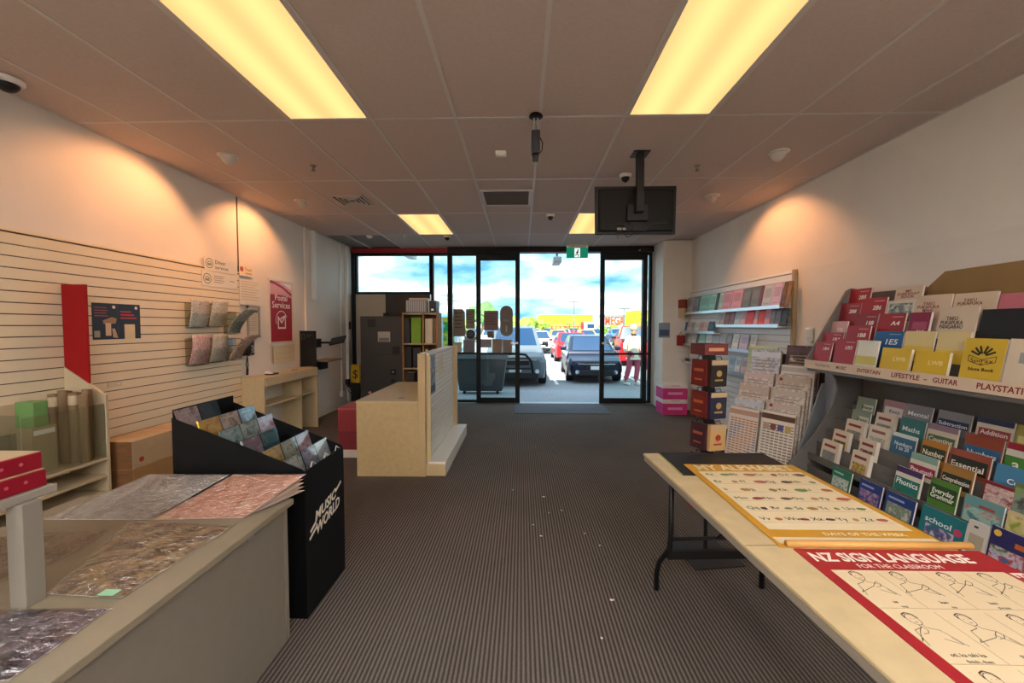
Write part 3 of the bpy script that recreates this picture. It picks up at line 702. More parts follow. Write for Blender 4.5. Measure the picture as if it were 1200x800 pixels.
# person walking past outside
def skin(name, verts, edges, radii, mat, parent, sub=2):
    me = bpy.data.meshes.new(name); me.from_pydata(verts, edges, []); me.update()
    o = bpy.data.objects.new(name, me); C.objects.link(o); o.parent = parent
    sk = o.modifiers.new('skin', 'SKIN'); sk.use_smooth_shade = True
    for i, r in enumerate(radii): me.skin_vertices[0].data[i].radius = r if isinstance(r, tuple) else (r, r)
    me.skin_vertices[0].data[0].use_root = True
    s = o.modifiers.new('sub', 'SUBSURF'); s.levels = sub; s.render_levels = sub
    me.materials.append(mat)
    return o
pp = onZ(742, 451, G0)
t = T('person', 'person in a cream top and pink trousers walking outside the door', 'person', (pp.x, pp.y, G0), (0, 0, R(20)))
SK = M('b98a6b', .6)
V = [(0, 0, .95), (0, .02, 1.15), (0, .03, 1.35), (0, .02, 1.48), (0, 0, 1.56), (0, -.01, 1.65), (0, -.01, 1.74),
     (.10, 0, .90), (.11, -.05, .50), (.12, .05, .09), (.12, -.09, .04), (-.10, 0, .90), (-.13, .05, .50), (-.15, .20, .10), (-.15, .06, .04),
     (.18, .03, 1.42), (.27, .02, 1.16), (.27, -.10, .95), (.27, -.14, .87), (-.18, .03, 1.42), (-.28, .05, 1.16), (-.27, -.05, .95), (-.27, -.09, .87)]
E_ = [(0, 1), (1, 2), (2, 3), (3, 4), (4, 5), (5, 6), (0, 7), (7, 8), (8, 9), (9, 10), (0, 11), (11, 12), (12, 13), (13, 14), (2, 15), (15, 16), (16, 17), (17, 18), (2, 19), (19, 20), (20, 21), (21, 22)]
skin('body', V, E_, [.14, .12, .15, .07, .055, .09, .07, .085, .06, .04, .035, .085, .06, .04, .035, .06, .045, .035, .035, .06, .045, .035, .035], SK, t)
skin('top', [V[0], V[1], V[2], (0, .02, 1.45), V[15], V[16], (.27, -.07, 1.0), V[19], V[20], (-.27, -.02, 1.0), (0, 0, .86)], [(0, 1), (1, 2), (2, 3), (2, 4), (4, 5), (5, 6), (2, 7), (7, 8), (8, 9), (0, 10)], [.17, .165, .185, .09, .085, .065, .055, .085, .065, .055, .165], M('e8dfc0', .8), t)
skin('trousers', [(0, 0, .93), V[7], V[8], (.12, .04, .13), V[11], V[12], (-.15, .18, .14)], [(0, 1), (1, 2), (2, 3), (0, 4), (4, 5), (5, 6)], [.15, .11, .085, .075, .11, .085, .075], M('c9566d', .8), t)
for sx, yy in ((.12, -.02), (-.15, .13)): MB().box(sx-.045, sx+.045, yy-.16, yy+.10, 0, .08).build('shoe', M('e9e9e4', .6), t, world=False, bevel=.025)
hm = MB().lathe([(.002, 1.86), (.06, 1.85), (.10, 1.80), (.11, 1.72), (.10, 1.66)], (0, .01, 0), 16).build('hair', M('d9c48e', .8), t, world=False, smooth=True)
bag = T('tote_bag', 'pink shopping bag carried beside the walking person', 'bag', (pp.x+.45, pp.y-.08, .18), (0, 0, R(20)))
MB().prism([(-.15, 0), (.15, 0), (.18, .34), (-.18, .34)], 'y', -.06, .06).build('pouch', M('d2405e', .7), bag, world=False, bevel=.02); MB().tube([(-.09, 0, .33), (-.05, 0, .47), (.05, 0, .47), (.09, 0, .33)], .01).build('handle', M('d2405e', .7), bag, world=False)

# ================================================================== LEFT SIDE
ZC = .66
# long counter in the foreground
t = T('shop_counter', 'long grey laminate counter topped with plastic-wrapped posters', 'counter', (-1.6, .9, 0))
B('worktop', M('8f846f', .4, var=.04, vs=14), t, -2.12, -1.085, -.25, 1.86, ZC-.028, ZC, bevel=.004)
B('front_panel', M('827a6d', .5, var=.03, vs=20), t, -1.125, -1.107, -.2, 1.835, 0, ZC-.028)
B('end_panel', M('827a6d', .5, var=.03, vs=20), t, -2.1, -1.125, 1.817, 1.835, 0, ZC-.028); B('back_panel', M('827a6d', .5, var=.03, vs=20), t, -2.1, -2.08, -.2, 1.817, 0, ZC-.028)
B('edge_strip', M('8b8172', .5), t, -1.107, -1.104, 1.81, 1.835, 0, ZC-.028)
B('hinge', STEEL, t, -1.106, -1.102, 1.56, 1.60, ZC-.05, ZC-.028)
def pack(name, label, quad, mat, film, z0=ZC+.001, amp=.006, seed=0, thick=.003, mats=None, sticker=None):
    """poster in a crinkled clear sleeve, lying flat; quad = TL, TR, BR, BL ground points"""
    q = [Vector((p[0], p[1], max(0, p[2]-ZC-.003))) for p in quad]; c = sum(q, Vector())/4; c.z = 0
    t = T(name, label, 'poster', (c.x, c.y, z0), group=None)
    def pt(u, v, gr=0, zz=0, am=0):
        uu = -gr+(1+2*gr)*u; vv = -gr+(1+2*gr)*v
        p = q[3].lerp(q[2], uu).lerp(q[0].lerp(q[1], uu), vv)-c
        n = noise.noise(Vector((p.x*9+seed*3.1, p.y*5, seed)))*.5+.5+.35*noise.noise(Vector((p.x*28, p.y*17+seed, seed)))
        e = min(u, 1-u, v, 1-v); n *= min(1, e*8)
        return (p.x, p.y, p.z+zz+max(0, n)*am)
    m = MB(); m.grid(lambda u, v: pt(u, v, 0, thick*.6, amp*.4), 24, 24); o = m.build('print', mat, t, world=False, smooth=True, flat=True)
    m = MB(); m.grid(lambda u, v: pt(u, v, .0, 0, 0), 1, 1); m.build('backing_card', PAPER, t, world=False)
    m = MB(); m.grid(lambda u, v: pt(u, v, .018, thick, amp), 44, 44); m.build('plastic_sleeve', film, t, world=False, smooth=True, flat=True)
    return t
def Q(*px): return [onZ(x, y, .757 if y == 556 else ZC+.003) for x, y in px]
pack('poster_pack', 'grey poster in a shiny plastic sleeve by the black CD bin', Q((175, 556), (268, 556), (176, 608), (52, 608)), art(['837c76', 'a0988f', '6d6762', 'b5aca1'], 5, 2, stretch=(1, .4, 1)), FILM, seed=1, amp=.018)
t = pack('poster_pack', 'peach orange poster sleeve overhanging the counter corner', Q((273, 556), (357, 556), (285, 606), (183, 608)), art(['c98a6c', 'd69b7e', 'c07c5e', 'dcae94'], 6, 4, stretch=(1.5, .6, 1)), FILM, seed=2, amp=.014)
pq = [p-t.location for p in Q((273, 556), (357, 556), (285, 606), (183, 608))]
for k in range(4):
    f = .2+.2*k; m = MB(); m.add([(p.x*(1+.01*k)-.004*k, p.y, max(0, p.z-.004)*f+.001) for p in pq], [(0, 1, 2, 3)]); m.build('lower_sleeve', M(['d8c8b4', 'c9a48c', 'dcd0c0', 'b98a70'][k], .3), t, world=False)
pk = pack('poster_pack', 'brown crinkled poster sleeve with a small green sticker', Q((152, 611), (270, 617), (142, 700), (56, 695)), art(['43342b', '7d6651', 'b89f72', '64503f', 'cfb98c'], 7, 6), FILM, seed=3, amp=.03)
pg = onZ(128, 692, ZC+.02); MB().box(-.025, .025, -.014, .014, .0135, .0145).build('price_sticker', M('9ad0a8', .5), pk, world=False).location = (pg.x-pk.location.x, pg.y-pk.location.y, 0)
pack('poster_pack', 'dull brown poster sleeve behind the white counter riser post', Q((-40, 632), (124, 622), (70, 655), (-60, 700)), art(['6b5646', '8a745f', '54443a', 'a08d76'], 7, 8), FILM2, seed=4, amp=.018)
pk = pack('poster_pack', 'dark navy and purple poster sleeve at the counter front', Q((-70, 716), (128, 713), (10, 796), (-160, 806)), art(['1f2230', '2a2c46', '5d5668', '7b7280', '3c3a4c'], 6, 9), FILM, seed=5, amp=.014)
for k, (dx, dy, c_) in enumerate([(-.05, -.07, 'b0483f'), (.02, -.035, 'c9c2bd'), (-.10, -.10, 'b9b2ad'), (0, -.09, 'd6d0ca'), (.05, -.02, '8a8590')]):
    MB().box(dx-.03, dx+.03, dy-.006, dy+.008, .0042, .0046, m=Euler((0, 0, R(25))).to_matrix().to_4x4()).build('printed_shape', M(c_, .5), pk, world=False)
# little riser table with red boxes on the counter
t = T('counter_riser', 'pale riser shelf on one square post standing on the counter', 'riser', (-1.5, 1.12, ZC))
B('top', M('989084', .45), t, -1.95, -1.452, .62, 1.205, .965, .99, bevel=.003); B('post', M('8a8276', .5), t, -1.485, -1.435, 1.10, 1.15, ZC, .965, bevel=.002)
B('post', M('8a8276', .5), t, -1.485, -1.435, .64, .69, ZC, .965); B('post', M('8a8276', .5), t, -1.94, -1.89, 1.10, 1.15, ZC, .965); B('post', M('8a8276', .5), t, -1.94, -1.89, .64, .69, ZC, .965)
REDB = M('900e24', .35)
for k, (z, dx, lab) in enumerate([(.991, 0, 'glossy crimson box lying on the riser under another'), (1.044, .012, 'glossy crimson box on top of its twin')]):
    t = T('gift_box', lab, 'box', (-1.68, .95, z)); B('carton', REDB, t, -.205, .215-dx, -.28, .238, 0, .051, world=False, bevel=.003)
    B('top_sheet', M('b9a27f', .5), t, -.203, .212-dx, -.278, .236, .051, .0525, world=False)
    for j in range(4):
        y = .05+j*.045
        MB().prism(disc((y, .027), .0055, 6), 'x', .2152-dx, .2158-dx).build('printed_flower', M('c9606c', .5), t, world=False)

# glass-fronted shelf cabinet against the slatwall
CAB = M('c9b896', .5, var=.03, vs=10)
t = T('display_cabinet', 'cream shelf unit with glass dividers against the slatwall', 'cabinet', (-3.12, 2.2, 0))
for y in (1.1, 2.775): MB().prism([(-3.262, 0), (-2.965, 0), (-2.965, .985), (-3.262, 1.19)], 'x' if 0 else 'y', y, y+.018).build('end_panel', CAB, t)
B('back_panel', CAB, t, -3.262, -3.25, 1.118, 2.775, 0, .98)
for z, xx in ((.055, -2.97), (.28, -2.97), (.40, -2.97), (.525, -2.965)): B('shelf', CAB, t, -3.25, xx, 1.118, 2.775, z, z+.018)
B('glass_front', ACRYL, t, -2.977, -2.972, 1.2, 2.27, .543, .85); B('glass_front', ACRYL, t, -2.977, -2.972, 2.30, 2.772, .543, .93); B('glass_divider', ACRYL, t, -3.24, -2.978, 2.285, 2.290, .543, .95)
for k in range(7):
    x = -3.212+.0355*k; y = 2.715 if k % 2 else 2.66
    t = T('paper_roll', 'brown paper roll with a pale label band in the cabinet' if k in (0, 4) else 'plain brown wrapping paper roll standing in the cream cabinet', 'paper roll', (x, y, .544), group='wrapping paper rolls in the cabinet')
    h = .47+.012*(k % 3); MB().lathe([(.024, 0), (.026, .004), (.026, h), (.014, h), (.014, h-.03)], n=14).build('roll', M('8b7152', .7, var=.12, vs=40, stretch=(1, 1, .1)), t, world=False, smooth=False)
    if k in (0, 4): MB().lathe([(.0263, h-.085), (.0267, h-.084), (.0267, h-.02), (.0263, h-.019)], n=14).build('label_band', M('cbb896', .6), t, world=False)
t = T('stacked_carton', 'pale green and brown carton behind the cabinet glass', 'box', (-3.10, 2.43, .544)); 
B('carton', M('a59473', .7), t, -.08, .06, -.032, .10, 0, .30, world=False); B('green_lid', M('6f9a58', .6), t, -.06, .06, -.02, .06, .30, .46, world=False, bevel=.004)
B('price_card', WHITE, t, .0605, .062, -.025, .09, .25, .28, world=False)
t = T('paper_roll', 'white roll standing beside the green-lidded carton', 'paper roll', (-3.08, 2.12, .544)); MB().lathe([(.028, 0), (.028, .40), (.022, .42), (.01, .42)], n=14).build('roll', WHITE, t, world=False)
# red fin panel
t = T('fin_panel', 'tall red divider panel sticking out above the cream cabinet', 'panel', (-3.16, 2.79, 1.2))
MB().prism([(-3.262, 1.192), (-3.085, 1.07), (-3.085, 1.775), (-3.262, 1.775)], 'y', 2.780, 2.792).build('red_face', M('9c0a10', .6, spec=.3), t)
MB().box(-3.282+.018, -3.255, 2.793, 2.805, 1.24, 1.775).build('white_edge', WHITE, t); MB().box(-3.262, -3.245, 2.792, 2.81, 1.60, 1.69).build('bracket', M('55504a', .5), t)
# cartons beyond the cabinet
for k, (z0, z1, dx, lab) in enumerate([(.0, .20, .03, 'lowest brown carton of the stack by the cabinet'), (.20, .42, .0, 'middle brown carton of the stack by the cabinet'), (.42, .63, -.0, 'top brown carton of the stack with a red stamp')]):
    t = T('cardboard_carton', lab, 'box', (-2.95, 3.19, z0)); w0, w1 = -.17, .09+dx
    MB().box(w0, w1, -.34, .30+dx, 0, z1-z0).build('carton', CARDL if k != 1 else CARD, t, world=False, bevel=.003)
    MB().box(w0+.002, w1-.002, -.342, -.3405, .002, z1-z0-.002).build('dark_end', M('7b5430', .7, var=.15, vs=10, stretch=(1, 1, 6)), t, world=False); MB().box(w0, w1, -.04, .0, z1-z0, z1-z0+.0006).build('tape', M('b88f5c', .3), t, world=False)  # near end face in a darker brown than the other sides
    if k == 2: MB().prism(disc((-.27, .06), .02), 'x', w1, w1+.0006).build('stamp', M('a33a28', .6), t, world=False)
# wall poster with two dark halves
a = onX(107, 355, XL+.022); c = onX(165, 397, XL+.022)
t = T('wall_poster', 'dark navy double poster with red headings on the slatwall', 'poster', (XL+.0215, (a.y+c.y)/2, 1.375), (0, 0, PI/2)); w = c.y-a.y; h = .285
plate(rect(-w/2, w/2, 0, h), 0, M('23262e', .4), t, 'sheet', .0012)
plate(rect(-.004, .004, 0, h), -.0012, M('3a3e48', .5), t, 'fold')
for k in range(4): plate(rect(-w*.46, -w*(.22-.03*(k % 2)), h*(.86-.075*k), h*(.89-.075*k)), -.0012, M('8e4a4c', .5), t, 'heading_line')
for k in range(3): plate(rect(w*.06, w*(.30+.06*k), h*(.76-.09*k), h*(.80-.09*k)), -.0012, M('c0353f', .5), t, 'heading_line')
for x in (-w*.07, w*.41): plate(disc((x, h*.9), .013), -.0012, M('e8d8d6', .5), t, 'round_badge')
plate([(-w*.3, h*.52), (-w*.12, h*.62), (-w*.02, h*.58), (-w*.04, h*.44), (-w*.28, h*.42)], -.0012, M('a3825f', .5), t, 'hand_shape'); plate(rect(-w*.25, -w*.14, h*.1, h*.45), -.0018, M('d5bfa0', .5), t, 'phone_shape')
plate([(-w*.12, h*.3), (-w*.06, h*.3), (0, h*.03), (-w*.1, h*.05)], -.0012, M('c5a27e', .5), t, 'hand_shape'); plate(rect(-w*.47, -w*.36, h*.06, h*.24), -.0012, M('a9a08c', .5), t, 'pale_label'); plate(rect(w*.14, w*.37, 0, h*.42), -.0012, M('e6d2a6', .5), t, 'blank_panel')
# small switch plate
p = onX(134, 450, XL+.022); MBp = T('wall_socket', 'small pale wall socket on the slatwall above the cartons', 'socket', (XL+.0215, p.y, p.z), (0, 0, PI/2)); B('plate', M('dccfae', .5), MBp, -.055, .055, -.008, 0, -.02, .02, world=False); B('switch', WHITE, MBp, .02, .035, -.011, -.008, -.008, .008, world=False)
# signs on the slatwall
def sign(label, px, draw, z=None, bgm=None):
    a = onX(px[0], px[1], XL+.024); c = onX(px[2], px[3], XL+.024); w = c.y-a.y; h = px[4]
    t = T('wall_sign', label, 'sign', (XL+.0225, (a.y+c.y)/2, a.z-h), (0, 0, PI/2)); plate(rect(-w/2, w/2, 0, h), 0, bgm or M('e8dfca', .4), t, 'board', .004)
    draw(t, w, h); return t
GRN = M('3d5a40', .5); DK = M('37332c', .5)
def ring(t, cx, cz, r, mat, y=-.005):
    m = MB(); m.strip([(cx+r*math.cos(2*PI*i/20), cz+r*math.sin(2*PI*i/20)) for i in range(21)], r*.14, y)
    m.strip([(cx-r*.55, cz-r*.1), (cx-r*.35, cz+r*.35), (cx+r*.35, cz+r*.35), (cx+r*.55, cz-r*.1), (cx-r*.55, cz-r*.1)], r*.13, y).strip([(cx-r*.5, cz-r*.35), (cx+r*.5, cz-r*.35)], r*.2, y)
    m.build('round_emblem', mat, t, world=False, flat=True)
def d1(t, w, h): ring(t, -w*.36, h*.52, .048, GRN); text('Driver', t, (-w*.2, -.0045, h*.68), .042, DK, align='LEFT', w=.15); text('services', t, (-w*.2, -.0045, h*.3), .038, DK, align='LEFT', w=.19)
sign('cream sign reading Driver services above the slatwall end', (239, 299, 277, 300, .145), d1)
def d2(t, w, h):
    ring(t, -w*.36, h*.5, .05, GRN)
    for k in range(4): plate(rect(-w*.18, w*(.12-.05*(k % 2)), h*(.72-.14*k), h*(.76-.14*k)), -.0042, M('8b8474', .5), t, 'print_line')
    plate(rect(w*.28, w*.42, h*.5, h*.55), -.0042, M('8b8474', .5), t, 'print_line')
sign('cream sign with a round car emblem under the Driver services sign', (236, 316, 277, 317, .155), d2)
def d3(t, w, h):
    plate(disc((-w*.34, h*.6), .03), -.0042, M('b9543c', .5), t, 'round_emblem'); text('Track', t, (-w*.15, -.0045, h*.62), .04, M('a5703a', .5), align='LEFT', w=.13)
    plate(rect(-w*.1, w*.35, h*.2, h*.32), -.0042, M('c79a63', .5), t, 'print_line')
sign('small faded sign reading Track beyond the wall joint', (280, 309, 297, 310, .13), d3, bgm=M('ecd9b4', .4))
sign('long pale notice board below the faded Track sign', (280, 326, 306, 327, .30), lambda t, w, h: [plate(rect(-w*.42, w*(.4-.1*(k % 3)), h*(.9-.1*k), h*(.93-.1*k)), -.0042, M('d2bd98', .5), t, 'print_line') for k in range(8)], bgm=M('eadfc8', .4))
sign('pale blank panel on the wall under the red poster', (320, 405, 345, 405, .24), lambda t, w, h: [plate(rect(-w*.4, w*.4, h*(.25+.3*k), h*(.27+.3*k)), -.0042, M('c2b08c', .5), t, 'print_line') for k in range(3)], bgm=M('d9cba8', .4))
# brochure racks
def brochures(label, y, z, w, h, mat, bend=1, tilt=0, x=XL+.0215, turn=0, holder=True):
    t = T('brochure_holder', label, 'brochure holder', (x, y, z), (0, 0, PI/2+turn))
    def prof(v): return -.035-.045*math.sin(v*PI*.9)*bend*.4-tilt*v*v*h
    m = MB(); m.grid(lambda u, v: (-w/2+w*u, prof(v), h*v), 2, 12); o = m.build('brochures', mat, t, world=False, smooth=True, flat=True); so_ = o.modifiers.new('s', 'SOLIDIFY'); so_.thickness = .012; so_.offset = 0
    if holder:
        MB().box(-w/2-.005, w/2+.005, -.004, 0, -.01, h*.9).box(-w/2-.005, w/2+.005, -.07, 0, -.012, -.006).build('clear_back', ACRYL, t, world=False)
        MB().grid(lambda u, v: (-w/2-.005+(w+.01)*u, prof(v*.5)-.012, h*.5*v), 1, 8).build('clear_front', ACRYL, t, world=False, smooth=True, flat=True)
    return t
NEWS = ['d8d0c0', 'b5ab9c', 'ddd6c8', '9d9488', 'd8d0c0']
brochures('clear holder of grey leaflets, upper one beside the dark poster', 3.94, 1.47, .215, .27, art(NEWS, 16, 1, stretch=(1, 1, 3)), 1, .1)
brochures('clear holder of cream leaflets next to the grey leaflets', 4.19, 1.48, .215, .27, art(['d5cdb8', 'c2b9a2', 'ddd6c4', 'b3aa96'], 16, 2, stretch=(1, 1, 3)), 1, .15)
brochures('holder of pink and white striped leaflets below the grey ones', 3.93, 1.10, .215, .29, art(['d9a39b', 'e2d8d0', 'cc7f7f', 'd8d0c8'], 22, 3, stretch=(3, 1, .7)), 1.4, .12)
brochures('holder of wavy grey leaflets below the cream ones', 4.18, 1.11, .215, .28, art(NEWS, 22, 4, stretch=(3, 1, .7)), 1.4, .12)
brochures('holder with a greenish booklet curling forward by the wall joint', 4.43, 1.40, .19, .27, art(['8f988e', 'b5b8aa', '7a837c', 'c5c2b0'], 20, 5, stretch=(2, 1, 1)), .8, .8)
brochures('holder with a brownish booklet curling forward near the telephone', 4.45, 1.11, .21, .27, art(['a88f80', 'c5b2a0', '8f7a70', 'b79c8a'], 20, 6, stretch=(1, 1, 3)), .8, .8, turn=R(4))
# framed notice
a = onX(289, 363, XL+.004); c = onX(304, 395, XL+.004)
t = T('framed_notice', 'small grey framed notice on the wall above the telephone', 'picture frame', (XL+.001, (a.y+c.y)/2, c.z), (0, 0, PI/2)); w = c.y-a.y; h = .38
MB().box(-w/2, -w/2+.02, -.02, 0, 0, h).box(w/2-.02, w/2, -.02, 0, 0, h).box(-w/2, w/2, -.02, 0, h-.02, h).box(-w/2, w/2, -.028, 0, 0, .02).build('frame', M('aaa59b', .4, metal=.4), t, world=False); B('sheet', M('cfc6b2', .6), t, -w/2+.02, w/2-.02, -.006, -.001, .02, h-.02, world=False)
plate(rect(-w*.35, w*.35, h*.80, h*.88), -.006, M('4d4a45', .5), t, 'heading_block'); [plate(rect(-w*.34, w*.3, h*(.72-.07*k), h*(.735-.07*k)), -.006, M('9b927f', .5), t, 'print_line') for k in range(8)]
# red postal poster
a = onX(314, 328, XL+.01); c = onX(344, 402, XL+.01)
t = T('framed_poster', 'red framed poster reading Postal Services with an envelope emblem', 'poster', (XL+.001, (a.y+c.y)/2, 1.245), (0, 0, PI/2)); w = c.y-a.y; h = .86
RED = M('a3101c', .5)
MB().box(-w/2, -w/2+.025, -.018, 0, 0, h).box(w/2-.025, w/2, -.018, 0, 0, h).box(-w/2+.025, w/2-.025, -.018, 0, h-.025, h).box(-w/2+.025, w/2-.025, -.018, 0, 0, .025).build('frame', M('d9cfc0', .4), t, world=False)
B('sheet', RED, t, -w/2+.025, w/2-.025, -.008, -.001, .025, h-.025, world=False)
m = MB(); top = h-.03; i0, i1 = -w/2+.03, w/2-.03
plate([(i0, h*.76)]+[(i0+(i1-i0)*k/10, h*(.76-.0*k)+h*.10*math.sin(k/10*PI*.5)*(.2)-h*.05*(k/10)**2) for k in range(11)]+[(i1, top), (i0, top)], -.008, M('dd9a98', .4), t, 'pale_swoosh')
plate([(i0, h*.97), (i0+w*.25, h*.95), (i0+w*.55, h*.90), (i1, h*.80), (i1, h*.76), (i0+w*.5, h*.87), (i0+w*.2, h*.92), (i0, h*.935)], -.0086, RED, t, 'red_swoosh'); plate([(i0+w*.4, top), (i1, top), (i1, h*.86), (i0+w*.6, h*.93)], -.009, M('ead9d4', .4), t, 'white_swoosh')
PW = M('f3e8e2', .5)
text('Postal', t, (0, -.0105, h*.715), .078, PW, w=w*.50, bold=.012); text('Services', t, (0, -.0105, h*.60), .085, PW, w=w*.74, bold=.012)
m = MB(); cx, cz, r = 0, h*.33, .125
m.strip([(cx+r*math.cos(R(a_)), cz+.03+r*math.sin(R(a_))) for a_ in range(20, 215, 13)], .012, -.0095)
m.strip([(-.075, cz+.075), (-.075, cz-.075), (.085, cz-.075), (.085, cz+.09)], .024, -.0095).strip([(-.075, cz+.075), (0, cz-.005), (.085, cz+.095), (-.02, cz+.05)], .022, -.0097)
m.build('envelope_emblem', PW, t, world=False, flat=True)
# telephone
p = onX(289, 418, XL+.01); t = T('wall_telephone', 'black wall telephone with a hanging coiled cord', 'telephone', (XL+.001, p.y, 1.13), (0, 0, PI/2))
MB().prism([(-.09, 0), (.09, 0), (.09, .20), (-.09, .20)], 'y', -.05, 0).build('body', M('17181b', .35), t, world=False, bevel=.01)
MB().tube([(-.055, -.06, .01), (-.055, -.085, .05), (-.055, -.085, .16), (-.055, -.06, .21)], [.026, .02, .02, .026], 10).build('handset', M('101114', .3), t, world=False, smooth=True)
for r_ in range(4):
    for c_ in range(3): MB().box(.005+c_*.024, .022+c_*.024, -.056, -.049, .03+r_*.024, .046+r_*.024).build('key', M('8d9296' if (r_+c_) % 2 else 'c9cdd0', .4), t, world=False)
B('display', M('5d6a72', .2), t, .0, .08, -.053, -.049, .145, .18, world=False)
MB().tube([(-.06, -.06, .0), (-.07, -.05, -.10), (-.05, -.05, -.17), (-.02, -.04, -.12), (0, -.02, -.02)], .006).tube([(-.05, -.05, -.15), (-.055, -.05, -.23)], .014).build('cord', BLACK, t, world=False, smooth=True)

# writing desk with shelf along the left wall
LAMD = M('cdb990', .45, var=.04, vs=24)
t = T('wall_desk', 'narrow cream desk with open shelf under the red poster', 'desk', (-3.13, 5.2, 0))
B('top', LAMD, t, -3.265, -2.985, 4.58, 5.80, .835, .875, bevel=.003); B('end_panel', LAMD, t, -3.265, -3.0, 4.585, 4.605, 0, .835); B('end_panel', LAMD, t, -3.265, -2.99, 5.77, 5.795, 0, .835)
B('divider', LAMD, t, -3.265, -3.01, 5.38, 5.40, 0, .835); B('shelf', LAMD, t, -3.26, -3.01, 4.605, 5.77, .52, .54); B('back_panel', M('d8d2c2', .5), t, -3.27, -3.262, 4.605, 5.77, .05, .80); B('front_rail', LAMD, t, -3.0, -2.985, 4.605, 5.77, .77, .835)
p = onZ(304, 440, .875); t = T('desk_calculator', 'small dark device with a white card on the cream desk', 'device', (-3.12, 4.92, .876)); B('body', BLACK, t, -.05, .05, -.06, .07, 0, .018, world=False, bevel=.004); MB().prism([(-.05, .018), (.04, .018), (-.03, .045)], 'y', -.08, -.02).build('card', WHITE, t, world=False)
t = T('pen', 'thin pen lying on the cream wall desk', 'pen', (-3.1, 5.4, .881)); MB().cyl((0, -.07, 0), (0, .05, 0), .005, n=8).build('barrel', M('6a6a3a', .4), t, world=False); MB().cyl((0, .05, 0), (0, .075, 0), .005, .001, 8).build('tip', BLACK, t, world=False)
# black standing board and tablet
a = onX(351, 390, -3.2); t = T('black_board', 'tall black notice panel standing at the end of the cream desk', 'board', (-3.14, 5.84, .86))
MB().box(-.13, .11, 0, .02, .02, .55).build('panel', M('0c0d10', .35), t, world=False, bevel=.003); MB().box(-.14, -.13, -.006, .03, 0, .56).build('cream_edge', LAMD, t, world=False); MB().box(-.06, .06, .0, .09, -.86, .03).build('stand', LAMD, t, world=False)
m = MB(); m.strip([(-.10, .43), (-.10, .50), (-.06, .50), (-.06, .43), (-.10, .43)], .006, -.001).strip([(-.03, .49), (.06, .49)], .008, -.001).strip([(-.03, .46), (.03, .46)], .006, -.001); m.build('print_marks', M('5d7468', .5), t, world=False, flat=True)
t = T('tablet_mount', 'black tilted tablet on a wall bracket beyond the desk', 'tablet', (XL+.03, 6.35, 1.2))
MB().box(0, .22, -.02, .02, 0, .03).build('arm', BLACK, t, world=False); MB().box(-.12, .12, -.09, .09, -.012, .012, m=Matrix.Translation((.32, 0, .05)) @ Euler((R(35), R(-12), 0)).to_matrix().to_4x4()).build('tablet', BLACK, t, world=False, bevel=.006); MB().box(-.0, .03, -.05, .05, -.06, .08).build('wall_plate', BLACK, t, world=False)
t = T('wall_shelf', 'small brown shelf with a black box under it by the tablet', 'shelf', (XL+.03, 6.3, .93)); B('board', M('8a6a48', .5), t, 0, .30, -.25, .25, 0, .02, world=False); B('black_box', BLACK, t, .02, .18, -.22, .0, -.12, 0, world=False)
t = T('wall_conduit', 'thin white conduit running down to a socket by the corner', 'conduit', (XL+.02, 7.2, .5)); MB().cyl((0, 0, -.2), (0, 0, 2.45), .012, n=10).build('pipe', WHITE, t, world=False); B('socket_box', WHITE, t, -.02, .03, -.04, .04, -.30, -.2, world=False, bevel=.004)
t = T('cable_bundle', 'tangle of black cables in the corner by the grey locker', 'cable', (XL+.15, 7.3, 0)); m = MB()
for k in range(4): m.tube([(.0+.02*k, -.02*k, .02), (.08-.03*k, .05, .15+.05*k), (-.05+.04*k, .02*k, .28), (-.09, 0, .42)], .009, 6)
m.build('cables', BLACK, t, world=False, smooth=True); B('plug_box', BLACK, t, -.10, -.04, -.03, .05, .40, .50, world=False)
t = T('wall_intercom', 'small dark wall switch box near the front corner', 'switch', (XL+.055, 7.47, 1.42)); B('box', BLACK, t, -.0, .025, -.03, .03, 0, .14, world=False, bevel=.004); B('button', M('3a3a3c', .4), t, .025, .028, -.012, .012, .05, .09, world=False)

# ------------------------------------------------------------------ CD dump bin
BX0, BX1, BY0, BY1 = -1.75, -1.085, 1.95, 2.38
CB = M('060607', .6, spec=.2)
t = T('music_bin', 'black cardboard CD bin with white slanted lettering', 'display bin', (-1.4, 2.17, 0))
for y in (BY0, BY1-.006): MB().prism([(BX0, .0), (BX1, 0), (BX1, .755), (BX1-.012, .765), (BX0, 1.02)], 'y', y, y+.006).build('side_panel', CB, t)
B('front_panel', M('08090b', .55, spec=.25), t, BX1, BX1+.006, BY0, BY1, 0, .755); B('back_panel', CB, t, BX0, BX0+.006, BY0+.006, BY1-.006, 0, 1.06)
rows_x = [-1.135, -1.245, -1.355, -1.465, -1.575, -1.69]; rows_z = [.69, .735, .785, .835, .885, .94]
for x, z in zip(rows_x, rows_z):
    MB().box(x-.062, x+.045, BY0+.008, BY1-.008, z-.006, z-.001).build('tier_floor', CB, t); MB().box(x-.066, x-.061, BY0+.008, BY1-.008, z-.05, z+.035).build('tier_divider', CB, t)
for k, y in enumerate((2.06, 2.20, 2.33)): MB().tube([(BX1+.003, y-.05, .752), (BX1-.004, y-.02, .776), (BX1+.003, y+.01, .752)], .003, 6).build('torn_edge', M('c9c9c4', .6), t)
f = T('tmp', 'x', 'x'); bpy.data.objects.remove(f)
fr = bpy.data.objects.new('emblem', None)
bpy.data.objects.remove(fr)
zz = .46; yy = (BY0+BY1)/2
CRM = M('f0e8d2', .5)
lx = BX1+.0065-t.location.x
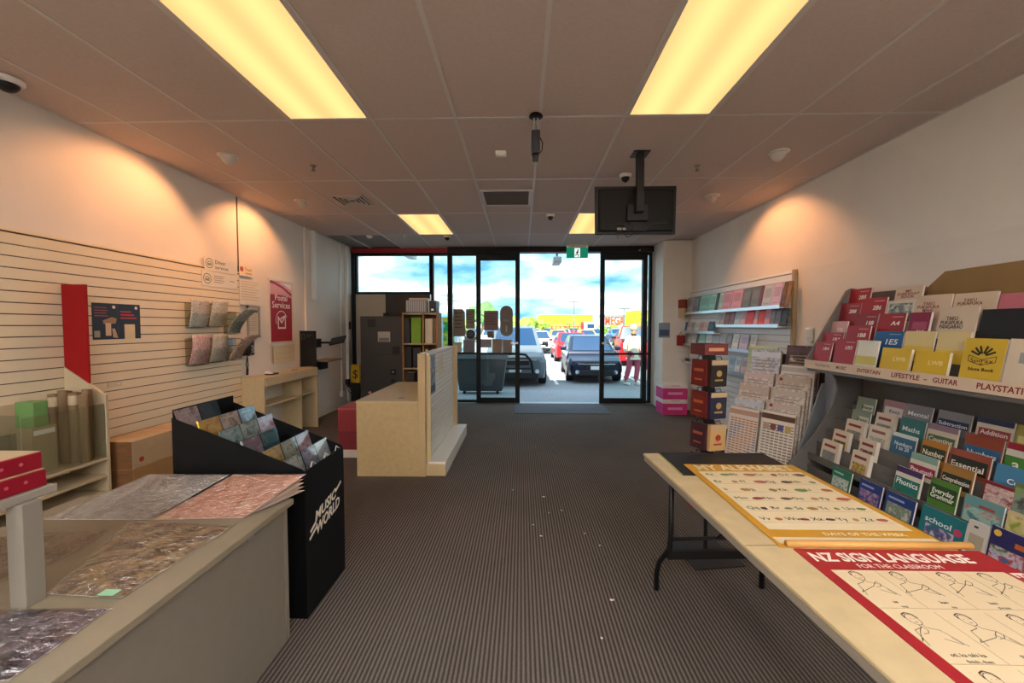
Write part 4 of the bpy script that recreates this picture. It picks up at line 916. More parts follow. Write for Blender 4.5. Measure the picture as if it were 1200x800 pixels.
text('MUSIC', t, (lx, yy-.015-t.location.y, zz+.032), .052, CRM, w=.25, rot=(PI/2, R(-9), PI/2), bold=.03, shear=.3); text('WORLD', t, (lx, yy+.012-t.location.y, zz-.036), .056, CRM, w=.27, rot=(PI/2, R(-9), PI/2), bold=.03, shear=.3)
for a_, b_ in (((-.175, -.035), (-.12, -.008)), ((-.185, -.07), (-.11, -.035)), ((.10, .06), (.175, .095))):
    p0, p1 = Vector(a_), Vector(b_); d = (p1-p0).normalized(); n2 = Vector((-d.y, d.x))*.008
    MB().add([(BX1+.0066, yy+q.x, zz+q.y) for q in (p0-n2, p1-n2, p1+n2, p0+n2)], [(0, 1, 2, 3)]).build('emblem_stripe', CRM, t, flat=True)
CDS = [  # row, slot, colours, words
 (0, 0, ['8a8580', 'c7beb4', '5a5654'], 'black and white figure cover'), (0, 1, ['7d7488', 'b3a7b8', '4f4a58'], 'lilac grey cover'), (0, 2, ['b9c0c6', 'dfe3e6', '8d97a0'], 'icy white cover'),
 (1, 0, ['a8742e', 'd9a94e', '6e4a20'], 'golden orange cover'), (1, 1, ['9d9484', 'c9bfa6', '756a58'], 'sandy cover'), (1, 2, ['d49aac', 'e9c9d0', 'b06a80'], 'pink cover'),
 (2, 0, ['5b5f6a', '8a3f48', '9da2ac'], 'grey cover with dark red base'), (2, 1, ['2f4a4c', '486a6a', '1d2c2e'], 'dark teal cover'),
 (3, 0, ['6c7a76', '98a6a0', '4f5c58'], 'grey green cover'), (3, 1, ['8d9088', 'b9b8aa', '666860'], 'silver grey cover'), (3, 2, ['d8a8b4', 'ecd2d6', 'c08894'], 'pale rose cover'),
 (4, 0, ['b5722c', 'd79a3e', 'e0c03a'], 'orange and yellow cover'), (4, 1, ['bb9684', 'd8bba8', 'a07c6a'], 'dusty peach cover'), (4, 2, ['8d9aa6', 'b8c2ca', '5f6b78'], 'steel blue cover'),
 (5, 0, ['a88484', 'c9a8a4', '7d6062'], 'mauve cover'), (5, 1, ['26262c', '3a3a44', '15151a'], 'black cover')]
for r_, s_, cc, words in CDS:
    y = BY0+.078+.1415*s_
    t = T('music_disc_case', 'CD case with %s in the black bin' % words, 'CD', (rows_x[r_]-.01, y, rows_z[r_]+.0005), (R(-18), 0, PI/2))
    MB().box(-.070, .070, 0, .009, 0, .124).build('case', clear('e6ecec', .10, .05, key='case'), t, world=False); B('tray', M('2a2a2c', .4), t, -.068, .068, .003, .0085, .001, .123, world=False)
    plate(rect(-.066, .066, .003, .121), .0027, art(cc, 24, r_*3+s_, coat=.5), t, 'cover_print', .0012); B('spine', M(cc[2], .4), t, -.0702, -.067, .0005, .0088, .001, .1235, world=False)
    plate(rect(-.05, .02+.01*s_, .095, .105), .0013, M(cc[1], .5), t, 'title_band', .0003)

# ------------------------------------------------------------------ centre counter and gondola
WOOD = M('c2a878', .42, var=.07, vs=22, bump=.03, bs=80)
t = T('cash_counter', 'box-shaped blond wood counter in the middle of the shop', 'counter', (-1.33, 4.5, 0))
B('top', M('c9b084', .32, var=.06, vs=20), t, -1.625, -1.012, 3.87, 5.22, .722, .748, bevel=.003); B('near_end_panel', WOOD, t, -1.62, -1.012, 3.873, 3.893, 0, .722); B('far_end_panel', WOOD, t, -1.62, -1.012, 5.19, 5.21, 0, .722)
B('side_panel', WOOD, t, -1.62, -1.60, 3.893, 5.19, 0, .722); MB().cyl((-1.22, 4.02, .748), (-1.22, 4.02, .751), .035, n=20).build('cable_grommet', M('8f8468', .4), t)
t = T('coiled_cable', 'thin dark cable arched behind the wood counter top', 'cable', (-1.08, 5.1, .749)); MB().tube([(0, -.03, .003), (-.02, 0, .10), (.03, .02, .17), (.06, .03, .05), (.055, .03, .003)], .006, 8).build('cable', BLACK, t, world=False, smooth=True)
GW = M('e9e4d6', .35)
t = T('slatwall_gondola', 'white slatwall stand with a low base beside the wood counter', 'display stand', (-.9, 4.65, 0))
B('end_post', M('bfa678', .45), t, -1.01, -.94, 3.87, 3.93, 0, 1.21); B('end_post', M('d0bb90', .45), t, -.985, -.90, 3.93, 3.945, 0, 1.19)
B('end_post', M('cdb88c', .45), t, -1.0, -.87, 5.36, 5.42, .13, 1.21); B('top_cap', GW, t, -1.0, -.915, 3.93, 5.36, 1.19, 1.215); B('back_board', GW, t, -1.0, -.945, 3.945, 5.36, .05, 1.19)
B('base_shelf', GW, t, -.925, -.745, 3.90, 5.43, .115, .14, bevel=.003); B('base_end', M('c9b184', .45), t, -.94, -.748, 3.895, 3.91, 0, .115); B('base_front', GW, t, -.765, -.748, 3.91, 5.43, 0, .115); B('base_end', GW, t, -.94, -.748, 5.415, 5.43, 0, .115)
B('groove_board', M('a7a294', .6), t, -.945, -.93, 3.945, 5.36, .14, 1.19)
sm = None
for k in range(21):
    z = 1.185-.0495*(k+1)
    if sm is None: o = sm = MB().box(0, .010, -.70, .71, 0, .0425).build('slat', GW, t, world=False)
    else: o = bpy.data.objects.new('slat', sm.data); C.objects.link(o); o.parent = t
    o.location = (-.03, 0, z)
a = T('gondola_poster', 'narrow photo leaflet hanging on the white slatwall stand', 'poster', (-.9185, 4.13, .78), (0, 0, PI/2)); plate(rect(-.11, .11, 0, .40), 0, art(['5b6a70', '8d9a9a', '3c4448', 'c9c6b8'], 12, 3), a, 'sheet', .001); plate(rect(-.11, .11, .02, .09), -.001, M('2d3338', .5), a, 'dark_band')
a = T('gondola_notice', 'plain cream sheet on the white slatwall stand', 'notice', (-.9185, 4.55, .92), (0, 0, PI/2)); plate(rect(-.13, .13, 0, .24), 0, M('e2d6b4', .5), a, 'sheet', .001); [plate(rect(-.10, .10-.02*(k % 2), .20-.03*k, .206-.03*k), -.001, M('c2b592', .5), a, 'print_line') for k in range(5)]
for k, (z, hh, c_, lab) in enumerate([(0, .30, '7d2028', 'maroon and white carton on the floor beside the wood counter'), (.301, .24, '8f2c30', 'maroon carton on top of another beside the wood counter')]):
    t = T('supply_carton', lab, 'box', (-1.87, 4.62, z)); B('carton', M(c_, .6), t, -.19, .19, -.2, .2, 0, hh, world=False, bevel=.003)
    if k == 0: B('white_band', M('cfc4b2', .6), t, -.191, .191, -.2012, -.2, .0, .09, world=False)
    else: B('pink_lid', M('a8484a', .6), t, -.192, .192, -.202, .202, hh, hh+.02, world=False); 
t = T('foil_balloon', 'small crumpled pink bag on the maroon cartons', 'bag', (-1.76, 4.6, .562)); bm = bmesh.new(); bmesh.ops.create_icosphere(bm, subdivisions=3, radius=.07)
for v in bm.verts: v.co *= 1+.3*noise.noise(v.co*18); v.co.z = max(-.045, v.co.z)*.9
for v in bm.verts: v.co.z += .0405
me = bpy.data.meshes.new('bag'); bm.to_mesh(me); bm.free(); me.materials.append(M('b5766a', .4)); o = bpy.data.objects.new('bag_body', me); C.objects.link(o); o.parent = t
MB().tube([(0, 0, .09), (.01, 0, .13), (-.01, .01, .15)], [.02, .012, .02], 8).build('knot', M('b5766a', .4), t, world=False)

# ------------------------------------------------------------------ locker and bookcase by the front wall
LK = M('4a4745', .45, metal=.2)
t = T('parcel_locker', 'dark grey metal drop-box cabinet in the front corner', 'locker', (-2.45, 7.3, 0))
B('carcass', M('403d3c', .5), t, -2.88, -2.03, 7.115, 7.60, 0, 1.655); B('upper_door', LK, t, -2.875, -2.035, 7.10, 7.115, .97, 1.65, bevel=.004); B('lower_door', LK, t, -2.875, -2.035, 7.10, 7.115, .03, .955, bevel=.004)
B('dark_plate', M('242221', .4), t, -2.74, -2.60, 7.095, 7.10, 1.46, 1.60); B('white_label', M('cfc8bb', .5), t, -2.56, -2.34, 7.096, 7.10, 1.20, 1.38); B('label_print', M('8d867c', .5), t, -2.54, -2.36, 7.0945, 7.096, 1.21, 1.27)
B('keypad', M('1c1b1a', .4), t, -2.30, -2.17, 7.092, 7.10, .98, 1.12); B('lock_plate', BLACK, t, -2.34, -2.24, 7.09, 7.10, .61, .71); MB().cyl((-2.29, 7.1, .50), (-2.29, 7.07, .50), .035).build('lock_knob', BLACK, t)
MB().cyl((-2.29, 7.09, .66), (-2.29, 7.08, .66), .018).build('key_ring', STEEL, t); B('top_box', BLACK, t, -2.53, -2.46, 7.3, 7.38, 1.655, 1.72)
t = T('floor_sign', 'small yellow and black dollar sign panel by the locker', 'sign', (-3.02, 7.2, 0)); B('panel', M('c9a21c', .5), t, -.08, .08, 0, .02, .45, .78, world=False); B('black_base', BLACK, t, -.08, .08, -.003, .023, 0, .45, world=False); text('$', t, (0, -.003, .60), .15, INK)
OAK = M('a9783f', .5, var=.1, vs=18)
t = T('bookcase', 'narrow oak bookcase packed with folders near the front glass', 'bookcase', (-1.65, 6.6, 0)); x0, x1, y0, y1 = -1.93, -1.36, 6.45, 6.80; top = 1.70
for x in (x0, -1.60, x1-.02): B('upright', OAK, t, x, x+.022, y0, y1, 0, top)
for z in (.05, .40, .78, 1.18, top-.03): B('shelf', M('c9b795', .5), t, x0+.022, x1-.02, y0+.005, y1, z, z+.02)
B('back', M('6a4d30', .6), t, x0, x1, y1, y1+.01, 0, top)
def folder(x, w, z, h, col, lab, y=6.475, d=.27):
    t = T('file_folder', lab, 'folder', (x, y, z)); B('spine', M(col, .5), t, -w/2, w/2, 0, .006, 0, h, world=False); B('pages', PAPER, t, -w/2+.003, w/2-.003, .006, d-.02, .003, h-.006, world=False); MB().box(-w/2, -w/2+.003, .006, d, 0, h).box(w/2-.003, w/2, .006, d, 0, h).build('cover', M(col, .5), t, world=False)
folder(-1.855, .08, 1.201, .40, '23262c', 'black folder beside the bright green folder'); folder(-1.71, .16, 1.201, .42, '7fb01e', 'wide bright green folder in the oak bookcase')
folder(-1.50, .12, 1.201, .40, 'd8cfb8', 'cream folder behind the oak upright, upper shelf'); folder(-1.41, .04, 1.201, .39, '8a6a48', 'thin brown folder at the bookcase edge')
folder(-1.84, .10, .801, .34, '1e1c1c', 'black folder on the middle bookcase shelf'); folder(-1.70, .12, .801, .33, '2a2422', 'dark brown folder on the middle bookcase shelf')
for k in range(4): folder(-1.545+.05*k, .035, .801, .30+.01*(k % 2), ['e6e2d8', '3a4048', 'dcd8cc', '2a3038'][k], ['white', 'slate', 'ivory', 'navy'][k]+' slim folder on the middle bookcase shelf')
folder(-1.82, .14, .421, .30, '3a2a20', 'dark folder low in the oak bookcase')
t = T('striped_box', 'grey ribbed plastic box on top of the bookcase', 'box', (-1.70, 6.6, top)); B('box', M('8f9296', .5), t, -.17, .17, -.14, .14, 0, .20, world=False, bevel=.01)
for k in range(9): B('rib', M('c9cccd', .5), t, -.155+.036*k, -.14+.036*k, -.146, -.138, .01, .19, world=False)
B('paper_stack', M('c9b9a0', .6), t, -.12, .17, -.13, .13, .2, .235, world=False)
t = T('box_file', 'dark box file leaning on the grey ribbed box', 'folder', (-1.44, 6.6, top)); B('case', M('2c3034', .5), t, -.05, .06, -.13, .13, 0, .19, world=False); B('pages', PAPER, t, -.07, -.05, -.12, .12, 0, .20, world=False); B('ring', STEEL, t, -.02, .02, -.133, -.13, .03, .06, world=False)
t = T('shelf_stack', 'white sheets stacked on the bookcase end', 'paper', (-1.545, 6.55, top)) if 0 else None

# paper scraps on the carpet
for k, (px, py) in enumerate([(637, 582), (634, 628), (717, 703), (685, 625), (703, 639), (705, 748), (658, 598), (643, 601), (601, 574), (625, 615)]):
    p = onZ(px, py, 0); s_ = .012 if k in (0, 1, 2) else .007
    m = MB(); rr = random.Random(k); m.prism([(s_*rr.uniform(.5, 1.2)*math.cos(a_), s_*rr.uniform(.4, 1)*math.sin(a_)) for a_ in (0, 1.1, 2.2, 3.3, 4.4, 5.4)], 'z', 0, .003)
    o = m.build('paper_scrap', M('e9e6de', .7)); o.location = (p.x, p.y, .001); tag(o, 'tiny white paper scrap on the carpet', 'paper scrap', 'paper scraps on the carpet')

# ================================================================== RIGHT SIDE
# boxes by the column
for k in range(2):
    t = T('pink_carton', ['pink and white carton on the floor by the column', 'pink and white carton stacked on another by the column'][k], 'box', (2.57, 6.88, .255*k)); B('carton', M('c9357f', .5), t, -.20, .20, -.16, .2, 0, .19, world=False); B('white_lid', M('e6dcd4', .5), t, -.202, .202, -.162, .202, .185, .253, world=False, bevel=.003)
    plate(rect(-.12, .12, .08, .12), -.16, M('e39ac0', .5), t, 'printed_band'); plate(rect(-.07, .07, .22, .235), -.162, M('b9a79a', .5), t, 'lid_print')
# shelves on the card wall
SHM = M('d6d5d1', .3)
def wshelf(label, y0, y1, z, d=.14):
    t = T('card_shelf', label, 'shelf', (XR-.021-d/2, (y0+y1)/2, z)); B('board', SHM, t, XR-.021-d, XR-.021, y0, y1, z-.012, z); B('lip', STEEL, t, XR-.024-d, XR-.021-d, y0, y1, z-.016, z+.022)
wshelf('top white card shelf running the length of the card wall', 4.44, 7.08, 1.69); wshelf('short white card shelf nearest the column, under the top shelf', 5.90, 7.08, 1.38); wshelf('white card shelf with red and pink cards', 4.46, 5.86, 1.48)
wshelf('third white card shelf with pale cards', 4.44, 7.08, 1.16); wshelf('lowest white card shelf on the card wall', 4.44, 7.08, .865)
def cards(z, xs, h, kind, d=.10, zoff=0):
    XC = XR-.02-d
    for px0, px1, col, words, *o_ in xs:
        y0 = onX(px0, 382, XC).y; y1 = onX(px1, 382, XC).y; w = abs(y0-y1); hh = h*(o_[0] if o_ else 1)
        t = T(kind, words, 'card' if kind == 'greeting_card' else 'gift bag', (XC, (y0+y1)/2, z+.001), (R(-10), 0, -PI/2))
        MB().box(-w/2, w/2, 0, .004, 0, hh).box(-w/2+.002, w/2-.002, .004, .007, .002, hh-.002).build('folded_card', M(col, .5), t, world=False)
        c2 = lin(col); lum = sum(c2)/3; k = 1.35 if lum < .35 else .72
        c3 = tuple(min(1, v*k) for v in c2)+(1,)
        plate(rect(-w*.36, w*.36, hh*.45, hh*.85), 0, M(c3, .5), t, 'picture', .0006); plate(rect(-w*.28, w*.28, hh*.16, hh*.22), 0, M(c3, .5), t, 'print_line', .0006)
top = 'on the top card shelf'
cards(1.69, [(803.5, 810, 'b8b6b2', 'pale grey gift bag '+top), (810, 817, '77787c', 'dark grey gift bag beside the mint bags'), (818, 828.5, '8fcdb6', 'mint gift bag next to a dark grey one'), (829, 836, '9bd4be', 'light mint gift bag between mint and black ones'),
             (836.2, 839.5, '1d2a26', 'narrow black-green gift bag '+top), (840, 845, 'b9d8c9', 'pale mint gift bag beside the pink ones'), (844.5, 854.5, 'dd9cae', 'pink gift bag beside the pale mint one'), (855, 866.5, 'e2a4b4', 'pink gift bag next to the charcoal ones'),
             (867, 876.5, '6d7070', 'charcoal gift bag next to the pink ones'), (877.5, 887, '707374', 'charcoal gift bag with a maroon edge beside it'), (887.2, 890.5, '6b2e36', 'narrow maroon gift bag '+top), (891, 901.5, 'c3cbd6', 'silvery white gift bag '+top), (902, 912, 'd9bede', 'lilac gift bag on the top card shelf'),
             (913.5, 917.5, '6a4c28', 'brown gift bag edge beside the lilac bag'), (918, 923, '8a642e', 'golden brown gift bag at the shelf end')], .275, 'gift_bag')
cards(1.38, [(798.5, 804, '2e6f9a', 'blue card at the column end of the short shelf'), (804.5, 808, 'd2d2cf', 'white card beside the blue card'), (808.5, 813, 'b9aaa2', 'beige card on the short card shelf'), (813.5, 818, 'd6d0c6', 'ivory card on the short card shelf'), (818.5, 823, 'caa095', 'dusty pink card on the short card shelf'), (823.5, 828.5, 'dab6a8', 'pale coral card on the short card shelf'), (829, 835, '27405e', 'navy card at the end of the short card shelf')], .17, 'greeting_card')
cards(1.48, [(838, 841.5, 'c9cdd0', 'silver card at the step between two card shelves'), (842, 847, 'bfb4ac', 'grey beige card beside the brown card'), (847.5, 853, '8e4a34', 'brown patterned card on the red card shelf'), (853.5, 859, '8a5a60', 'mauve card on the red card shelf'), (859.5, 865, 'c9d4da', 'pale blue card on the red card shelf'), (865.5, 872, 'e0bcc2', 'pale pink card beside the red card'),
             (872.5, 881.5, 'd8312f', 'bright red card next to a pale pink one'), (882, 886, 'e6b3b9', 'pink card between two red cards'), (886.5, 894, 'de3a22', 'orange red card beside the pink cards'), (894.5, 900, 'e99aa8', 'rose card beside the orange red card'), (900.5, 906, '7a7478', 'grey card beside the rose card'), (906.5, 913, '6d686c', 'dark grey card on the red card shelf'), (914, 920, '3a3434', 'black card at the end of the red card shelf')], .20, 'greeting_card')
cards(1.16, [(800, 804.5, 'd0c4bc', 'cream card low by the column'), (805, 809.5, 'cfcac4', 'pale grey card on the third card shelf'), (810, 815, 'd8d0c6', 'ivory card on the third card shelf'), (818, 825, 'a9cfc0', 'pale green card on the third card shelf'), (826, 833, 'd9dcdc', 'white card on the third card shelf'), (834, 841, 'c9cdd0', 'silver card on the third card shelf'), (842, 849, 'b7babd', 'grey card on the third card shelf'), (850, 856, '8a8884', 'dark silver card beside the white patterned card'),
             (857, 864, 'e8e6e4', 'white patterned card on the third card shelf'), (865.5, 875, 'cdc4dc', 'lavender card on the third card shelf'), (878, 884, 'd8d6d0', 'off-white card beside the lavender card')], .215, 'greeting_card')
cards(.865, [(803, 808, '2a2a2c', 'black flat card pack on the lowest card shelf', .3), (808.5, 814, '9aa0a2', 'grey flat card pack on the lowest card shelf', .35), (815, 821, '5a4030', 'brown flat card pack on the lowest card shelf', .3), (853, 860, 'a9bfd0', 'pale blue card on the lowest card shelf'), (861, 867, 'dbe3e8', 'icy white card on the lowest card shelf'), (868, 876, 'c9b4b4', 'dusty rose card on the lowest card shelf')], .20, 'greeting_card')
t = T('gift_bag', 'brown and beige gift bag hanging at the column end of the card wall', 'gift bag', (2.80, 7.06, 1.74), (0, 0, -R(60))); B('bag', M('c9b292', .6), t, -.07, .07, -.03, .03, -.12, .10, world=False); B('brown_top', M('8a3a24', .6), t, -.071, .071, -.031, .031, .05, .20, world=False)
t = T('gift_bag', 'small red gift bag hanging below the blue card by the column', 'gift bag', (2.78, 7.06, 1.22), (0, 0, -R(60))); B('bag', M('9a2a26', .6), t, -.06, .06, -.03, .03, -.08, .10, world=False); MB().tube([(-.03, 0, .10), (0, 0, .16), (.03, 0, .10)], .004).build('handle', M('7a1c1a', .6), t, world=False)
for k, (pz, lab) in enumerate([(1.03, 'upper chrome hook on the card wall end'), (.90, 'lower chrome hook on the card wall end')]):
    t = T('display_hook', lab, 'hook', (XR-.022, 7.0, pz)); MB().cyl((0, 0, 0), (-.24, 0, .01), .005, n=8).build('prong', STEEL, t, world=False); B('plate', STEEL, t, -.006, 0, -.02, .02, -.02, .02, world=False)

# gift bag spinner behind the table
sx_, sy_ = 1.195, 2.58
t = T('bag_spinner', 'slim floor spinner stand holding tiers of gift bags', 'display stand', (sx_, sy_, 0), (0, 0, R(8)))
MB().prism([(-.16, -.16), (.16, -.16), (.16, .16), (-.16, .16)], 'z', 0, .008).build('base_plate', M('3c3d3f', .4, metal=.5), t, world=False)
MB().cyl((0, 0, .008), (0, 0, 1.30), .013, n=12).build('pole', M('1a1a1b', .4), t, world=False); B('lower_box', BLACK, t, -.055, .055, -.055, .055, .34, .46, world=False)
B('core', BLACK, t, -.028, .028, -.028, .028, .46, 1.30, world=False); MB().box(-.078, .078, -.078, .078, 1.30, 1.37).build('header', M('64201a', .5), t, world=False, bevel=.002)
plate(rect(-.05, .05, 1.325, 1.345), -.078, M('c98a6a', .5), t, 'header_print')
for k in range(5):
    z = 1.295-.2*k; m = MB()
    for a_ in range(4): m.cyl((0, 0, z), (.075*math.cos(a_*PI/2), .075*math.sin(a_*PI/2), z+.004), .003, n=6)
    m.build('hook', STEEL, t, world=False)
bags = [('5e1311', '241e1c', 'red gift bag, top tier of the spinner', 'black gift bag with gold print, top tier of the spinner'), ('631814', '222238', 'red patterned gift bag, second tier of the spinner', 'navy gift bag, second tier of the spinner'),
        ('3c1c26', 'c29a62', 'dark plum gift bag, third tier of the spinner', 'kraft gift bag with a red seal, third tier of the spinner'), ('561614', '1a1614', 'red and cream gift bag, fourth tier of the spinner', 'black gift bag, fourth tier of the spinner'), ('a8141a', '64180f', 'bright red gift bag, lowest tier of the spinner', 'maroon gift bag, lowest tier of the spinner')]
for k, (c0, c1, l0, l1) in enumerate(bags):
    for s_, (col, lab) in enumerate(((c0, l0), (c1, l1))):
        rz = R(-68) if s_ == 0 else R(16); d = .075
        ox, oy = math.sin(rz)*d, -math.cos(rz)*d
        t = T('gift_bag', lab, 'gift bag', (sx_+ox, sy_+oy, 1.105-.2*k), (R(3 if s_ else -3), 0, rz))
        w, h = (.118, .165); B('bag', M(col, .4), t, -w/2, w/2, -.012, .014, 0, h, world=False, bevel=.002)
        g2 = M({'c29a62': 'a03020'}.get(col, 'a8583c' if s_ == 0 else 'a8884e'), .4)
        plate(disc((0, h*.5), .020, 14) if s_ else rect(-w*.32, w*.32, h*.55, h*.66), -.012, g2, t, 'print_mark'); plate(rect(-w*.25, w*.25, h*.22, h*.28), -.012, g2, t, 'print_mark')
        if (k, s_) in ((0, 1), (1, 1), (2, 1)): plate(rect(-w/2, w/2, h*.82, h), -.0122, M('b59a78', .5), t, 'top_band')
        if (k, s_) == (3, 0): plate(rect(-w*.42, w*.42, h*.08, h*.48), -.0126, M('d9c4a0', .5), t, 'cream_patch')
        MB().tube([(-.025, 0, h), (-.015, 0, h+.022), (.015, 0, h+.022), (.025, 0, h)], .0025, 6).build('handle', BLACK, t, world=False)

# sheet display stand (calendars and planners)
ang = math.atan2(.28, .55)      # front runs from (2.04,4.05) to (2.32,3.5)
t = T('planner_stand', 'stepped floor stand filled with large printed sheets', 'display stand', (2.20, 3.84, 0), (0, 0, -PI/2+ang))
SD = M('3b332c', .6)
W2 = .335
for sx in (-W2-.012, W2): MB().prism([(-.0, .02), (.53, .02), (.53, .95), (.47, .95), (.0, .14)], 'x', sx, sx+.012).build('side_panel', M('a3abb0', .5) if sx > 0 else SD, t, world=False)
for k in range(6): MB().box(-W2, W2, .015+.075*k, .02+.075*k, .06+.13*k, .10+.13*k).box(-W2, W2, .02+.075*k, .085+.075*k, .06+.13*k, .066+.13*k).build('tier', M('a89880', .6), t, world=False)
B('back_panel', SD, t, -W2, W2, .52, .53, .02, 1.2, world=False); B('foot', BLACK, t, -W2, W2, .02, .53, 0, .02, world=False)
sheets = [  # row, side, height, base colour, header colour, label words
 (0, 0, .60, 'e6dcd0', 'c9a08a', 'tall year planner with red, orange and blue rows'), (0, 1, .62, 'e9e0d0', '6a4a3c', 'tall price list sheet with a brown header band'),
 (1, 0, .56, 'dfe0e2', 'c9d4dc', 'pale blue sheet behind the red and blue planner'), (1, 1, .58, 'e2dcd2', 'cfc2b4', 'cream sheet with a round red seal behind the price list'),
 (2, 0, .57, 'dcd3c8', 'c9b8aa', 'beige sheet, third row of the stand'), (2, 1, .57, 'e4dfd6', 'cfc8ba', 'ivory sheet with script lettering on the stand'),
 (3, 0, .57, 'e0dcdc', 'd4c4c4', 'pinkish sheet, fourth row of the stand'), (3, 1, .56, 'dcd4c8', 'c9bcae', 'cream sheet with a seal, fourth row of the stand'),
 (4, 0, .66, '9aa4b8', 'd8e0ea', 'blue grey poster near the top of the stand'), (4, 1, .52, 'e6e6e4', 'c9c9c9', 'plain white sheet below the dark poster'),
 (5, 0, .56, 'c9dcb8', 'b4cca0', 'pale green sheet at the top corner of the stand'), (5, 1, .58, '3a3540', '6a5a60', 'dark photo poster at the top of the stand')]
for r_, s_, h, c0, c1, lab in sheets:
    for q_ in range(1):
        mt = t.matrix_basis @ Vector((-.165+.33*s_+(-.06 if (r_, s_) == (5, 0) else .012 if (r_, s_) == (4, 0) else 0), .03+.075*r_, .068+.13*r_))
        s2 = T('printed_sheet', lab, 'poster', mt, (R(-9), 0, -PI/2+ang)); w = .30
        MB().box(-w/2+.002, w/2-.002, .008, .030, 0, h-.01).build('sheet_stack', M('b59c78', .7, var=.15, vs=120, stretch=(.01, 1, .01)), s2, world=False); MB().box(-w/2, w/2, 0, .008, 0, h).build('sheets', M(c0, .6) if r_ == 0 or (r_, s_) in ((5, 0), (4, 1)) else art([c0, c0, c1, 'b9aea4', c0, 'ddd2c8'], 20, r_*2+s_) if r_ < 4 else art([c0, c1, c0, 'e0dcd4'], 14, r_*2+s_), s2, world=False)
        plate(rect(-w/2, w/2, h*.88, h*.96), 0, M(c1, .6), s2, 'header_band')
        m = MB()
        if r_ == 0:
            for i in range(18):
                for j in range(7):
                    x = -w*.43+j*w*.135; z = h*(.80-.042*i)
                    m.box(x, x+w*.105, -.0006, 0, z, z+h*.02)
            m.build('table_print', art(['b0604c', 'c98a5a', '7a7a9a', '9a86a8'] if s_ == 0 else ['8a7a70', '9a8d84'], 4, s_, 'voronoi'), s2, world=False)
            if s_: [plate(rect(-w*.42+k*w*.22, -w*.25+k*w*.22, h*.73, h*.82), -.0008, M(['b9a090', '8a5040', '5a5a90', 'c9a860'][k], .5), s2, 'photo') for k in range(4)]
        else:
            for i in range(4): m.box(-w*.4, w*(.35-.08*(i % 3)), -.0006, 0, h*(.82-.05*i), h*(.835-.05*i))
            m.build('print_lines', M('a59a8e', .6), s2, world=False)
            if s_ and r_ in (1, 3): plate(disc((-w*.36, h*.92), .016, 12), -.0008, M('a83a2c', .5), s2, 'round_seal')
            if r_ == 4 and not s_: m2 = text('PLANNER', s2, (0, -.002, h*.92), .03, M('5a6a8a', .5), w=w*.8) if 0 else None
# pale grey board between the stand and the rack
t = T('grey_board', 'pale grey wall board between the sheet stand and magazine rack', 'board', (XR-.023, 3.9, 0)); GB = M('a9b1b6', .4)
for y0_, y1_ in ((-.38, -.135), (-.13, .115), (.12, .46)): B('panel', GB, t, -.015, .016, y0_, y1_, 0, 1.08, world=False, bevel=.002)
p = onX(949, 391, 2.7); t = T('price_holder', 'small clear price card holder above the sheet stand', 'card holder', (XR-.006, onX(949, 391, XR-.01).y, onX(949, 402, XR-.01).z), (0, 0, -PI/2)); B('plate', ACRYL, t, -.06, .06, -.006, 0, 0, .16, world=False); plate(rect(-.05, .05, .03, .14), -.006, M('d8d2c6', .5), t, 'card'); plate(rect(-.04, .03, .05, .055), -.0068, M('8d8474', .5), t, 'print_line')

# ------------------------------------------------------------------ magazine rack
RY0, RY1 = 1.45, 3.50
RK = M('6f6c67', .45, var=.03); RKD = M('55524e', .5)
t = rack = T('magazine_rack', 'dark grey two-tier rack packed with exercise and activity books', 'rack', (2.75, 2.4, 0))
prof = [(2.945, 0), (2.945, 1.78), (2.80, 1.80), (2.76, 1.78), (2.445, 1.20), (2.44, 1.12), (2.60, 1.095), (2.665, 1.07), (2.70, 1.02), (2.712, .95), (2.68, .82), (2.62, .70), (2.54, .57), (2.46, .46), (2.39, .37), (2.32, .30), (2.30, .20), (2.32, 0)]
for y in (RY1-.018, RY0): MB().prism(prof, 'y', y, y+.018).build('end_panel', RK, t)
B('back_panel', RK, t, 2.925, 2.945, RY0+.018, RY1-.018, 0, 1.76); B('kick_board', RKD, t, 2.33, 2.35, RY0+.018, RY1-.018, 0, .2)
B('upper_deck', RK, t, 2.45, 2.925, RY0+.018, RY1-.018, 1.10, 1.12)
UX = [2.475+.07*k for k in range(5)]; UZ = [1.17, 1.255, 1.345, 1.45, 1.555]
LX = [2.415+.072*k for k in range(6)]; LZ = [.20, .345, .44, .535, .63, .725]
for x, z in zip(UX, UZ): MB().box(x-.012, x+.062, RY0+.018, RY1-.018, z-.006, z-.0005).box(x+.057, x+.062, RY0+.018, RY1-.018, z, z+.085).build('upper_step', RKD, t)
for k, (x, z) in enumerate(zip(LX, LZ)): MB().box(x-.012, x+.062, RY0+.018, RY1-.018, z-.006, z-.0005).box(x-.012, x-.008, RY0+.018, RY1-.018, z, z+.055).box(x+.058, x+.062, RY0+.018, RY1-.018, z, z+.09).build('lower_step', RK, t)
B('header_strip', M('e3cdb2', .5), t, 2.436, 2.444, RY0, RY1, 1.125, 1.195)
hs = [('TELEVISION', 963, 'a58a78', .02), ('MUSIC', 985, '7a3a30', .024), ('ENTERTAIN', 1017, '8a2c24', .026), ('LIFESTYLE', 1060, '8a2018', .03), ('-', 1084, '8a2018', .03), ('GUITAR', 1107, '8a2018', .03), ('PLAYSTATION', 1180, '8a2018', .032)]
